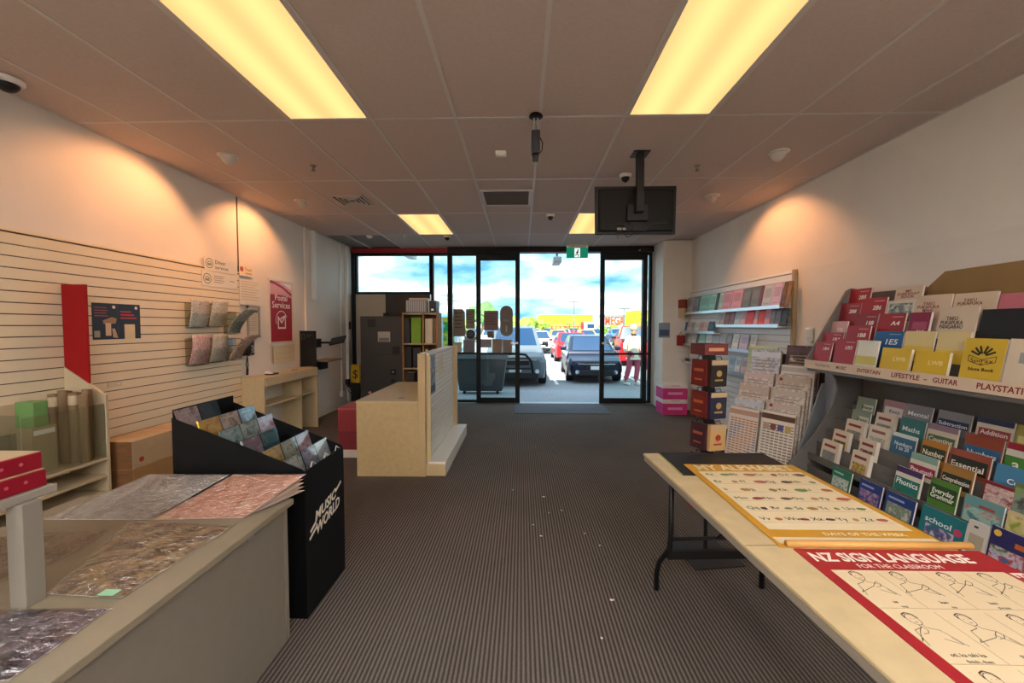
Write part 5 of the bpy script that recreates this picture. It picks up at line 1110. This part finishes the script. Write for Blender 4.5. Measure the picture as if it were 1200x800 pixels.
for s_, px, col, th in hs:
    y = onX(px, 440, 2.436).y; w_ = {'MUSIC': .10, 'ENTERTAIN': .19, 'LIFESTYLE': .19, 'GUITAR': .135, 'PLAYSTATION': .27, 'TELEVISION': .16, '-': .02}[s_]
    text(s_, rack, (2.4355-2.75, y-2.4, 1.16), th, M(col, .5), w=w_, rot=(PI/2, 0, -PI/2), bold=.02, shear=.15)
def book(label, X0, Z0, tl, tr, cover, title=None, tcol='f3ece2', tpos=(.0, .75), tw=.7, th=.14, band=None, pic=None, strip=None, thick=.012, lean=10, name='workbook', hfix=None, spiral=False, dot=None, shear=0, bold=.015, t2=None):
    """book facing the aisle; tl, tr = photo pixels of its top corners; it stands on the step at (X0, Z0)"""
    h = hfix or .2
    for _ in range(4):
        xt = X0+math.sin(R(lean))*h
        a = onX(*tl, xt); c = onX(*tr, xt)
        if hfix is None: h = max(.06, ((a.z+c.z)/2-Z0)/math.cos(R(lean)))
    w = abs(a.y-c.y)
    t = T(name, label, 'book', (X0, (a.y+c.y)/2, Z0+.001), (R(-lean), 0, -PI/2))
    cm_ = M(cover, .45) if isinstance(cover, str) else cover
    B('pages', PAPER, t, -w/2+.002, w/2-.001, .0015, thick-.0015, .001, h-.0015, world=False)
    MB().box(-w/2, w/2, 0, .0014, 0, h).box(-w/2, w/2, thick-.0014, thick, 0, h).box(-w/2, -w/2+.0016, .0014, thick-.0014, 0, h).build('cover', cm_, t, world=False)
    if band: plate(rect(-w/2, w/2, h*band[1], h*band[2]), 0, M(band[0], .4), t, 'cover_band', .0004)
    if pic: plate(rect(w*pic[1], w*pic[2], h*pic[3], h*pic[4]), -.0004, pic[0], t, 'cover_picture', .0004)
    if strip: plate(rect(w*strip[1], w*strip[2], h*strip[3], h*strip[4]), -.0008, M(strip[0], .4), t, 'title_panel', .0004)
    if title: text(title, t, (w*tpos[0], -.0016, h*tpos[1]), h*th, M(tcol, .5), w=w*tw, bold=bold, shear=shear, name='title')
    if t2: text(t2[0], t, (w*t2[1], -.0016, h*t2[2]), h*t2[3], M(t2[5] if len(t2) > 5 else tcol, .5), w=w*t2[4], bold=bold, name='title')
    if dot: plate(disc((w*dot[1], h*dot[2]), w*dot[3], 14), -.0012, M(dot[0], .5), t, 'cover_badge', .0004)
    if spiral:
        m = MB()
        for k in range(14): m.lathe([(.004, -.001), (.006, -.001), (.006, .001), (.004, .001)], (-w/2+.001, thick/2, h*(.06+.068*k)), 8)
        m.build('spiral_binding', BLACK, t, world=False)
    return t
# upper tier, front row (k = 0) to back row (k = 4)
EX = dict(tw=.34, th=.13, tpos=(.17, .68), strip=('e0a39c', .02, .42, .88, .90), shear=.12, bold=.02)
RB = 'a51c24'
def U(k, label, tl, tr, cover, title=None, **kw): return book(label, UX[k], UZ[k], tl, tr, cover, title, **kw)
U(0, 'red exercise book marked 1B4 in the front row', (957, 400), (976, 400.5), RB, '1B4', name='exercise_book', **EX); U(0, 'red exercise book marked 1B5', (981, 396), (1005, 399), RB, '1B5', name='exercise_book', **EX)
U(0, 'white and pale yellow exercise book behind clear wrap', (1007, 399), (1031, 399), 'e4e4d2', None, band=('cdbd5a', .15, .45), name='exercise_book'); U(0, 'bright yellow book marked LWB beside the pale one', (1035, 407.6), (1069, 408.4), 'd9b526', 'LWB', tcol='ecdc9a', tw=.42, th=.16, tpos=(.15, .55), name='exercise_book', thick=.02)
U(0, 'bright yellow book marked LWB next to the Note Book', (1074, 410.5), (1114, 413.5), 'd9b41c', 'LWB', tcol='ecdc9a', tw=.42, th=.16, tpos=(.15, .55), name='exercise_book', thick=.02)
nbk = U(0, 'yellow A4 spiral pad titled Note Book with a fan emblem', (1133, 396), (1182, 397.5), 'd6b42e', 'Note Book', tcol='2a2416', tw=.62, th=.075, tpos=(.02, .30), name='spiral_notebook', thick=.022, spiral=True, t2=('A4', 0, .42, .05, .09, '6a5a20'))
m = MB()
for a_ in (-62, -38, -16, 16, 38, 62): m.strip([(.02*math.sin(R(a_)), .145+.02*math.cos(R(a_))), (.062*math.sin(R(a_)), .145+.058*math.cos(R(a_)))], .010, -.0022)
m.strip([(-.065, .15), (-.065, .118), (0, .098), (.065, .118), (.065, .15)], .003, -.0022).strip([(-.065, .15), (0, .128), (.065, .15)], .003, -.0022)
m.build('fan_emblem', M('2a2416', .5), nbk, world=False, flat=True); text('Spirax', nbk, (0, -.0022, .122), .022, M('4a3c14', .5), w=.11)
U(0, 'pale spiral pad with a grey emblem beside the yellow Note Book', (1185, 397), (1238, 398), 'dccab0', None, pic=(M('9a9a98', .4), -.2, .25, .5, .72), name='spiral_notebook', spiral=True, thick=.022)
U(1, 'red exercise book marked 1B4 in the second row', (966, 389), (989, 390), RB, '1B4', name='exercise_book', **EX); U(1, 'red exercise book marked 1B8', (994, 381.5), (1021, 382), RB, '1B8', name='exercise_book', **EX)
U(1, 'blue exercise book marked 1E5', (1026.6, 387.5), (1060, 389), '1d5c94', '1E5', tcol='e6ecf0', name='exercise_book', tw=.42, th=.2, tpos=(.12, .6), strip=('9ab8d0', .02, .42, .88, .9), shear=.12); U(1, 'cream and yellow book beside the blue exercise book', (1062, 387), (1097, 389), 'd9c68a', None, band=('dcbc3c', 0, .5), name='exercise_book')
U(1, 'cream and yellow book behind the LWB book and Note Book', (1101, 388.5), (1139, 389), 'dcc890', None, band=('dfc044', 0, .42), name='exercise_book')
U(2, 'faded pink exercise book with a pale label', (976, 376), (994, 377), 'd0a8a6', '2B', tcol='eee4e2', name='exercise_book', tw=.4, th=.16, tpos=(.1, .6)); U(2, 'dull red exercise book marked 1I8', (1004, 367), (1030, 368), '96242c', '1I8', name='exercise_book', **EX)
U(2, 'red exercise book marked A4', (1031.5, 367.4), (1062.5, 367.4), 'a01e26', 'A4', name='exercise_book', **EX); U(2, 'maroon and white pad marked BAG', (1068, 365.4), (1092, 366.5), '8a1c40', 'BAG', tw=.35, th=.1, tpos=(.15, .42), name='exercise_book', pic=(M('a84a66', .4), -.3, .4, .5, .72), thick=.02)
U(2, 'white book titled Taku Pukapuka Pangarau with a blue base', (1103, 360), (1148, 360), 'd5c2aa', 'TAKU\nPUKAPUKA\nPANGARAU', tcol='3a2c26', tw=.62, th=.09, tpos=(-.12, .62), name='exercise_book', band=('3a5a78', 0, .22)); U(2, 'large black spiral pad in front of the pink folder', (1152, 361.5), (1225, 361.5), '1c1c1e', None, name='spiral_notebook', spiral=True, thick=.02)
U(3, 'dull red exercise book marked 2B8', (985, 355), (1010, 356), '962a32', '2B8', name='exercise_book', **EX); U(3, 'red exercise book marked 2B6', (1011.5, 349), (1040.5, 349), 'a81a22', '2B6', name='exercise_book', **EX)
U(3, 'small grey and white picture book between red and cream books', (1041.5, 352), (1074, 351.6), 'd8d0c0', None, pic=(art(['4a5a54', '8a948c', 'd8d4c8'], 30, 2), -.42, .42, .3, .9), name='exercise_book')
U(3, 'cream book titled Taku Pukapuka Mahi', (1075, 346), (1117, 345), 'd9c2a8', 'TAKU\nPUKAPUKA\nMAHI', tcol='8a3a34', tw=.62, th=.085, tpos=(-.1, .66), name='exercise_book', bold=.01); U(3, 'cream book titled Taku Pukapuka beside the pink folder', (1120, 344), (1171, 341), 'd9c2a6', 'TAKU\nPUKAPUKA', tcol='7a3a34', tw=.6, th=.08, tpos=(-.1, .76), name='exercise_book', bold=.01)
U(3, 'pink folder above the black spiral pad', (1173, 343), (1230, 342), 'c4707c', None, name='exercise_book')
U(4, 'red exercise book marked 2B5 in the back row', (996, 339), (1022, 337.6), RB, '2B5', name='exercise_book', **EX); U(4, 'cream book titled My Everyday Book in the back row', (1051, 337), (1083, 334), 'ddc6ac', 'MY\nEVERYDAY\nBOOK', tcol='8a2c2c', tw=.82, th=.085, tpos=(0, .74), name='exercise_book', bold=.01)
t = T('cardboard_sheet', 'big plain brown cardboard sheet on top of the rack', 'cardboard', (2.905, 2.0, 1.56), (0, 0, -PI/2)); y_ = lambda px: -(onX(px, 330, 2.9).y-2.0)
zc = lambda px, py: onX(px, py, 2.9).z-1.56
MB().prism([(y_(1086), 0), (y_(1260), 0), (y_(1260), zc(1260, 296)), (y_(1107), zc(1107, 318)), (y_(1087), zc(1087, 337))], 'y', -.006, .002).build('sheet', M('9a7a4c', .8, var=.05, vs=8), t, world=False); MB().prism([(y_(1087)-.012, .02), (y_(1087), .02), (y_(1087), zc(1087, 337)), (y_(1087)-.012, zc(1087, 335))], 'y', -.02, .0).build('folded_edge', M('6a4630', .8), t, world=False)
# lower tier
def Lb(k, label, tl, tr, cover, title=None, **kw): return book(label, LX[k], LZ[k], tl, tr, cover, title, **kw)
GR = art(['6a4a3a', 'a8884a', '4a5a3a', '8a3a2a'], 40, 1); GR2 = art(['5a6a6a', '9a948a', '7a8a84'], 40, 3)
KID = dict(name='picture_book', thick=.03)
def kid(k, lab, tl, tr, pic, band='8a2a22'): Lb(k, lab, tl, tr, 'dccdb4', None, pic=(pic, -.38, .38, .12, .58), strip=(band, -.34, .34, .74, .84), **KID)
kid(1, 'small cream picture book with a dark hill picture', (965, 514.5), (984, 519), GR2); kid(2, 'small cream picture book with a brown picture, above the dark hill one', (978, 502.5), (996, 507), GR); kid(3, 'small cream picture book with a grey picture and red title bar', (993, 490), (1014, 496), GR2)
kid(1, 'small cream picture book with an orange and green picture', (1000, 526), (1020.5, 534), art(['c9803a', '6a7a3a', 'd8b45a', 'a84a2a'], 40, 5)); kid(2, 'small cream picture book with a pink figure picture', (1009, 512), (1028, 518), art(['a83a4a', '7a3a3a', 'd8a88a'], 40, 6)); kid(3, 'small cream picture book with a pale grey picture', (1020, 497), (1043, 503), art(['c9c4ba', '9a9890', 'dcd6ca'], 40, 7), '9a5a50'); kid(4, 'small cream picture book with a dark animal picture', (1028, 482), (1049, 488), GR2, '9a3a30')
Lb(5, 'muted green book titled Easy in the back row', (1006, 464), (1027, 468), '8d9a80', 'Easy', tcol='3a4234', tw=.55, th=.13, tpos=(.1, .55), strip=('c9cdb8', -.1, .45, .4, .68)); Lb(4, 'muted green book titled Easy in front of its twin', (1000, 479), (1021, 484), '8f9a84', 'Easy', tcol='3a4234', tw=.55, th=.13, tpos=(.1, .6), strip=('c9cdb8', -.1, .45, .45, .75))
Lb(5, 'dusty pink book titled Easy in the back row', (1037, 468), (1062, 472), 'b08080', 'Easy', tcol='6a5a5a', tw=.5, th=.12, tpos=(.08, .58), strip=('d8cdc4', -.4, .45, .4, .75)); Lb(5, 'grey book titled Mental in the back row', (1064, 472), (1094, 478.5), '8a8286', 'Mental', tcol='f0f0ee', tw=.8, th=.15, tpos=(0, .66), band=('6a8a7a', 0, .5))
Lb(5, 'grey and navy book titled Subtraction', (1101, 479.7), (1140, 487), '8d8a8a', 'Subtraction', tcol='e8e8ee', tw=.86, th=.12, tpos=(0, .58), strip=('232c4e', -.46, .46, .48, .72)); Lb(5, 'cream and red book titled Addition with a navy top', (1147, 488), (1190, 496), 'd8cdb8', 'Addition', tcol='f0e8e0', tw=.76, th=.13, tpos=(.02, .58), band=('2c3252', .84, 1), strip=('a8423c', -.42, .46, .45, .7))
Lb(5, 'olive yellow book at the end of the back row', (1193, 497), (1232, 505), 'a89a4a', None, strip=('d8cc8a', -.4, .4, .5, .7))
Lb(4, 'teal book titled Maths', (1057, 488.5), (1086, 494.5), '3c7a74', 'Maths', tcol='e6efe8', tw=.7, th=.16, tpos=(-.02, .62)); Lb(4, 'cream book titled Counting with a mauve top', (1089, 495.4), (1124, 503), 'd5cab4', 'Counting', tcol='efe9dc', tw=.8, th=.14, tpos=(0, .52), band=('9a7a8a', .82, 1), strip=('5a6a34', -.44, .46, .42, .66))
Lb(4, 'rust and blue book titled Numbers', (1133, 507), (1178, 516), '9a4628', 'Numbers', tcol='e9eef0', tw=.78, th=.15, tpos=(0, .45), strip=('2e6288', -.48, .48, .0, .66)); Lb(4, 'green book with large letters a b and a red top', (1182, 517.5), (1228, 528), '4a8a2c', 'a b', tcol='f0f0e4', tw=.6, th=.28, tpos=(.02, .42), band=('a81e34', .82, 1), strip=('e2dccb', -.5, .5, .64, .82))
Lb(3, 'blue wrapped book titled Numbers 1 to 20', (1047, 505), (1075, 513), '3c6a86', 'Numbers\n1 to 20', tcol='e6eef2', tw=.72, th=.13, tpos=(.02, .55), band=('d8dcd8', .86, 1), pic=(art(['5a7a2c', 'c9b83a', '2e6288'], 40, 4), -.45, .45, .04, .25)); Lb(3, 'orange book titled Number with a dark green panel', (1082, 514), (1112, 521), 'b87a1e', 'Number', tcol='f2ead0', tw=.82, th=.17, tpos=(0, .6), strip=('2e3a1c', -.46, .46, .46, .8))
Lb(3, 'terracotta book titled Essential', (1115, 525), (1163, 536), '9a4a34', 'Essential', tcol='f2ecdc', tw=.8, th=.17, tpos=(-.02, .55), strip=('2a2a1e', -.45, .45, .38, .8)); Lb(3, 'sky blue book titled Count', (1169, 543), (1222, 556), '4a8aae', 'Count', tcol='f2f4f2', tw=.6, th=.16, tpos=(.1, .55), pic=(art(['6a8a4a', '3a6a8a', '4a8aae'], 30, 8), -.48, .48, .02, .35))
Lb(2, 'white and crimson book titled Pre-math with a pale green top', (1069, 530), (1100, 538), 'dcd2c0', 'Pre-math', tcol='f2e6e0', tw=.84, th=.15, tpos=(0, .5), band=('8ab0a0', .8, 1), strip=('9a2a44', -.48, .48, .36, .66)); Lb(2, 'ochre book titled Comprehension with a dark panel', (1106, 543), (1143, 552), 'a87a34', 'Comprehension', tcol='f2ecdc', tw=.86, th=.13, tpos=(0, .58), strip=('2c2c1e', -.46, .46, .38, .74))
Lb(2, 'dark red book with a white swirl cover', (1155, 562), (1192, 574), '8a1e2c', None, pic=(art(['8a1e2c', 'd8c4b8', 'a83a44'], 18, 9, stretch=(1, 1, 2)), -.45, .45, .1, .9), thick=.02); Lb(2, 'green and grey book beside the dark red swirl book', (1190, 566), (1235, 578), '6a7a44', None, pic=(art(['3a3a34', '8a948a', '7a9a3a'], 20, 10), -.45, .45, .1, .9))
Lb(1, 'white and teal book titled Phonics with a purple top', (1052, 546), (1082, 554), 'e4dccb', 'Phonics', tcol='f2f4ee', tw=.84, th=.17, tpos=(0, .54), band=('4a2c5e', .82, 1), strip=('1f7a6a', -.48, .48, .0, .68), dot=('7a2a2a', -.25, .2, .1)); Lb(1, 'green book titled Everyday Grammar', (1092, 559), (1125, 570), '4f7f2c', 'Everyday\nGrammar', tcol='f2f2e2', tw=.84, th=.13, tpos=(0, .60), strip=('2c481c', -.46, .46, .42, .84), dot=('3a2a1e', .3, .14, .08))
Lb(1, 'pale teal book with a sea turtle cover beside the green book', (1132, 579), (1178, 594), '6a9a98', None, pic=(art(['4a7a7a', '9ac0b8', 'b86a4a'], 16, 11), -.45, .45, .05, .7), strip=('a84a44', -.1, .3, .74, .82)); Lb(1, 'cream and green book past the turtle book', (1182, 598), (1230, 614), 'c9b88a', None, pic=(art(['8a9a3a', 'd8c88a', '6a5a34'], 16, 12), -.45, .45, .05, .9))
Lb(0, 'small green activity book with white creatures', (977, 545), (999, 553), '2c7a5c', None, pic=(art(['2c7a5c', 'dfe6dc', '3a8a6a'], 30, 13), -.42, .42, .06, .66), strip=('a8d0b8', -.4, .1, .78, .85), hfix=.19, name='activity_book'); Lb(0, 'small blue activity book with a pink pattern, beside the green one', (1009, 559.5), (1035, 569), '2a3f80', None, pic=(art(['c9a8b8', '8a6a9a', '2a3f80'], 34, 14), -.42, .42, .06, .66), strip=('9aa8d8', -.4, .15, .78, .85), hfix=.19, name='activity_book')
Lb(0, 'small blue activity book with a green and white pattern', (1040, 572), (1074, 584), '27417e', None, pic=(art(['c9c8c8', '7a9a6a', '9a7aa8'], 34, 15), -.42, .42, .06, .66), strip=('9aa8d8', -.4, .15, .78, .85), hfix=.19, name='activity_book'); Lb(0, 'teal sticker book titled school with a pink badge', (1082, 590), (1134, 607), '1f7a80', 'school', tcol='e8f2f0', tw=.6, th=.16, tpos=(-.08, .66), pic=(art(['b87a9a', 'd8ccd8', '6a4a8a', '1f7a80'], 26, 16), -.35, .3, .06, .52), dot=('c0446a', .36, .62, .09), hfix=.20, name='activity_book')
Lb(0, 'white wrapped book behind the teal school book', (1137, 594), (1161, 607), 'd5d0c4', None, strip=('3a3a3a', -.2, .0, .85, .9), pic=(M('b8aa90', .5), -.35, .35, .1, .7), hfix=.23, name='activity_book', thick=.02); Lb(0, 'purple puzzle book with an orange heading', (1164, 602), (1226, 626), '2e2a5e', None, pic=(art(['2e2a5e', '7a8a4a', 'c9c4d8', 'b84a34', '4a6a9a'], 22, 17), -.46, .46, .05, .62), strip=('c9682c', .0, .45, .72, .82), dot=('e0b84a', -.36, .88, .08), hfix=.25, name='activity_book', thick=.02)

# ------------------------------------------------------------------ trestle table with charts
ZT = .74
t = T('trestle_table', 'long cream trestle table with black folding legs', 'table', (1.10, 1.36, 0), (0, 0, R(2.6)))
TW, TL = .345, .985
B('tabletop', M('d2bb8e', .45, var=.08, vs=12), t, -TW, TW, -TL, TL, ZT-.012, ZT, world=False, bevel=.003); MB().box(-TW+.003, TW-.003, -TL+.003, TL-.003, ZT-.042, ZT-.012).build('edge_band', M('9a9080', .5), t, world=False, bevel=.004)
B('fold_seam', M('8a7a58', .6), t, -TW, TW, -.002, .002, ZT, ZT+.0004, world=False)
for sy in (-1, 1):
    for sx in (-1, 1):
        x = sx*(TW-.09)
        MB().tube([(x, sy*.80, ZT-.042), (x, sy*.80, .36), (x+sx*.002, sy*.81, .27), (x+sx*.035, sy*.86, .17), (x+sx*.045, sy*.875, .10), (x+sx*.045, sy*.875, 0)], .014, 10).build('leg', BLACK, t, world=False, smooth=True)
    MB().cyl((-TW+.09, sy*.80, .33), (TW-.09, sy*.80, .33), .010).build('cross_bar', BLACK, t, world=False); MB().box(-TW+.08, TW-.08, sy*.81-.012, sy*.81+.012, .215, .26).build('cross_bar', BLACK, t, world=False)
    MB().cyl((0, sy*.80, .33), (0, sy*.45, ZT-.04), .008).build('brace', BLACK, t, world=False)
def flat(label, name, corners, th, mat, z, cat='poster'):
    """sheet lying on the table; corners TL, TR, BR, BL in world"""
    tl, tr, br, bl = [Vector((c[0], c[1], 0)) for c in corners]; x = (tr-tl); w = x.length; h = (tl-bl).length
    t = T(name, label, cat, ((bl+br)/2).to_3d()+Vector((0, 0, z)), (0, 0, math.atan2(x.y, x.x)))
    B('sheet', mat, t, -w/2, w/2, 0, h, 0, th, world=False); return t, w, h
def fp(poly, mat, parent, name, z, th=.0003): return MB().prism(poly, 'z', z, z+th).build(name, mat, parent, world=False)
def rc(x0, x1, y0, y1): return [(x0, y0), (x1, y0), (x1, y1), (x0, y1)]
# black poster at the far end
t, w, h = flat('plain black poster at the far end of the trestle table', 'black_poster', [(.765, 2.325), (1.37, 2.325), (1.40, 1.98), (.80, 1.98)], .002, M('1e1c1c', .5), ZT+.0002)
fp(rc(-w/2, -w/2+.006, 0, h), M('b9b24a', .5), t, 'yellow_edge', .002); B('curled_edge', M('262424', .5), t, -w/2, w/2, h-.004, h, .002, .006, world=False)
# alphabet chart
t, w, h = flat('orange alphabet chart with letters and small pictures', 'alphabet_chart', [(.885, 2.13), (1.455, 2.13), (1.435, 1.33), (.865, 1.33)], .003, M('d39a2c', .45), ZT+.0028)
z = .003; CR = M('ecd9b0', .55)
fp(rc(-w/2+.03, w/2-.03, .115, h-.105), CR, t, 'cream_panel', z); text('MY ALPHABET', t, (0, h-.054, z+.0006), .072, M('f6e6b4', .5), w=w*.86, rot=(0, 0, 0), bold=.03, name='title'); text('DAYS OF THE WEEK', t, (.06, .085, z+.0006), .020, M('f6e6b4', .5), w=w*.5, rot=(0, 0, 0), bold=.01, name='lettering')
fp(rc(-w/2+.01, w/2-.01, .018, .062), CR, t, 'cream_strip', z)
L26 = 'ABCDEFGHIJKLMNOPQRSTUVWXYZ'; k = 0; pcols = ['8a7a3a', '6a8a4a', 'b86a3a', '8a2a1e', '5a3a1e', 'c08a5a', 'b85a4a', '3a2a1e', '7a8a5a', 'a8782e']
rowsn = [4, 4, 4, 4, 5, 5]; rnd = random.Random(3)
for r_, n_ in enumerate(rowsn):
    for c_ in range(n_):
        L = L26[k]; k += 1
        x = -w/2+.045+(w-.09)*(c_+.0)/n_; y = h-.145-.092*r_
        text(L+L.lower(), t, (x+.002, y, z+.0008), .025, M('2e2620', .5), rot=(0, 0, 0), align='LEFT', name='letter_pair')
        cx = x+(.098 if n_ == 4 else .071); rr = (.020 if n_ == 4 else .014)+.005*rnd.random()
        fp([(cx+rr*(1.3 if (k+r_) % 3 else .8)*rnd.uniform(.7, 1.1)*math.cos(2*PI*i/9), y-.002+rr*.75*rnd.uniform(.7, 1.1)*math.sin(2*PI*i/9)) for i in range(9)], M(pcols[k % 10], .5), t, 'picture', z+.0004)
    fp(rc(-w/2+.045, w/2-.045, h-.172-.092*r_, h-.170-.092*r_), M('c9b083', .5), t, 'ruled_line', z+.0003)
MB().tube([(-w/2+.02, .004, .012), (w/2+.05, .004, .012)], .0115, 12).build('rolled_edge', M('cf9a50', .5), t, world=False, smooth=True)
# sign language chart
t, w, h = flat('red bordered chart of sign language line drawings', 'sign_chart', [(.875, 1.325), (1.475, 1.325), (1.50, .42), (.905, .42)], .002, M('a8202a', .4), ZT+.0002)
z = .002; CP = M('e6cfa6', .55)
fp(rc(-w/2+.035, w/2-.055, .03, h-.115), CP, t, 'cream_panel', z); text('NZ SIGN LANGUAGE', t, (-.03, h-.050, z+.0006), .046, M('f6ead8', .5), w=w*.82, rot=(0, 0, 0), bold=.03, name='title', shear=.05); text('FOR THE CLASSROOM', t, (-.04, h-.095, z+.0006), .020, M('f0dcc8', .5), w=w*.42, rot=(0, 0, 0), name='lettering')
text('E', t, (w/2-.028, h-.13, z+.0006), .035, M('f6ead8', .5), rot=(0, 0, -PI/2), name='lettering', bold=.03); text('L', t, (w/2-.028, h-.30, z+.0006), .035, M('f6ead8', .5), rot=(0, 0, -PI/2), name='lettering', bold=.03)
LN = M('4a3a30', .6); words = [('ae', 'yes'), ('kao', 'no'), ('koa', 'please'), ('aroha mai', 'sorry'), ('oti, ka tahi ka', 'finish, then'), ('tu ra', 'stand'), ('noho', 'sit'), ('haere', 'go'), ('kei te pai', 'good'), ('pehea', 'how'), ('titiro', 'look'), ('korero', 'talk')]
cw = (w-.09)/4; chh = .165
def drawing(cx, cy, sd):
    r = random.Random(sd); m = MB()
    def st(pts, wd=.0016):
        for a, b in zip(pts, pts[1:]):
            a = Vector(a); b = Vector(b); d = (b-a).normalized(); n2 = Vector((-d.y, d.x))*wd/2
            m.add([(p.x, p.y, z+.0008) for p in (a-n2, b-n2, b+n2, a+n2)], [(0, 1, 2, 3)])
    hx, hy = cx-.012+r.uniform(-.006, .006), cy+.042
    st([(hx+.014*math.cos(2*PI*i/14), hy+.019*math.sin(2*PI*i/14)) for i in range(15)])                       # head
    st([(hx-.015, hy+.004), (hx-.013, hy+.018), (hx, hy+.024), (hx+.013, hy+.018), (hx+.016, hy+.004)], .0032)  # hair
    st([(hx-.004, hy-.019), (hx-.005, hy-.027), (hx-.030, hy-.036), (hx-.042, hy-.085)]); st([(hx+.005, hy-.019), (hx+.006, hy-.027), (hx+.030, hy-.036), (hx+.046, hy-.085)])
    ax, ay = hx+r.uniform(-.03, .02), hy-r.uniform(.02, .05)
    st([(hx-.034, hy-.060), (hx-.046, hy-.072), (ax, ay-.012), (ax+.012, ay)]); st([(ax+.012, ay), (ax+.022, ay+.008), (ax+.026, ay-.004), (ax+.018, ay-.014), (ax+.004, ay-.016)])
    st([(hx+.034, hy-.058), (hx+.040, hy-.080), (hx+.012, hy-.066+r.uniform(0, .02))]); st([(hx-.005, hy+.003), (hx-.003, hy+.003)], .002); st([(hx+.005, hy+.003), (hx+.007, hy+.003)], .002); st([(hx-.004, hy-.009), (hx+.004, hy-.009)])
    m.build('line_drawing', LN, t, world=False, flat=True)
for r_ in range(3):
    for c_ in range(4):
        cx = -w/2+.035+cw*(c_+.5); cy = h-.115-chh*(r_+.44)-.01*r_
        drawing(cx, cy, r_*4+c_); a_, b_ = words[r_*4+c_]
        text(a_, t, (cx, cy-.068, z+.0007), .010, INK, rot=(0, 0, 0), name='lettering'); text(b_, t, (cx+.008, cy-.086, z+.0007), .009, M('6a5a4c', .6), rot=(0, 0, 0), name='lettering')
        if c_: fp(rc(-w/2+.035+cw*c_-.0006, -w/2+.035+cw*c_+.0006, h-.115-chh*(r_+1)-.01*r_, h-.118-chh*r_-.01*r_), M('b39a74', .6), t, 'grid_line', z+.0003)
    fp(rc(-w/2+.036, w/2-.056, h-.115-chh*(r_+1)-.01*r_-.0006, h-.115-chh*(r_+1)-.01*r_+.0006), M('b39a74', .6), t, 'grid_line', z+.0003)

bpy.data.scenes.remove(TS)
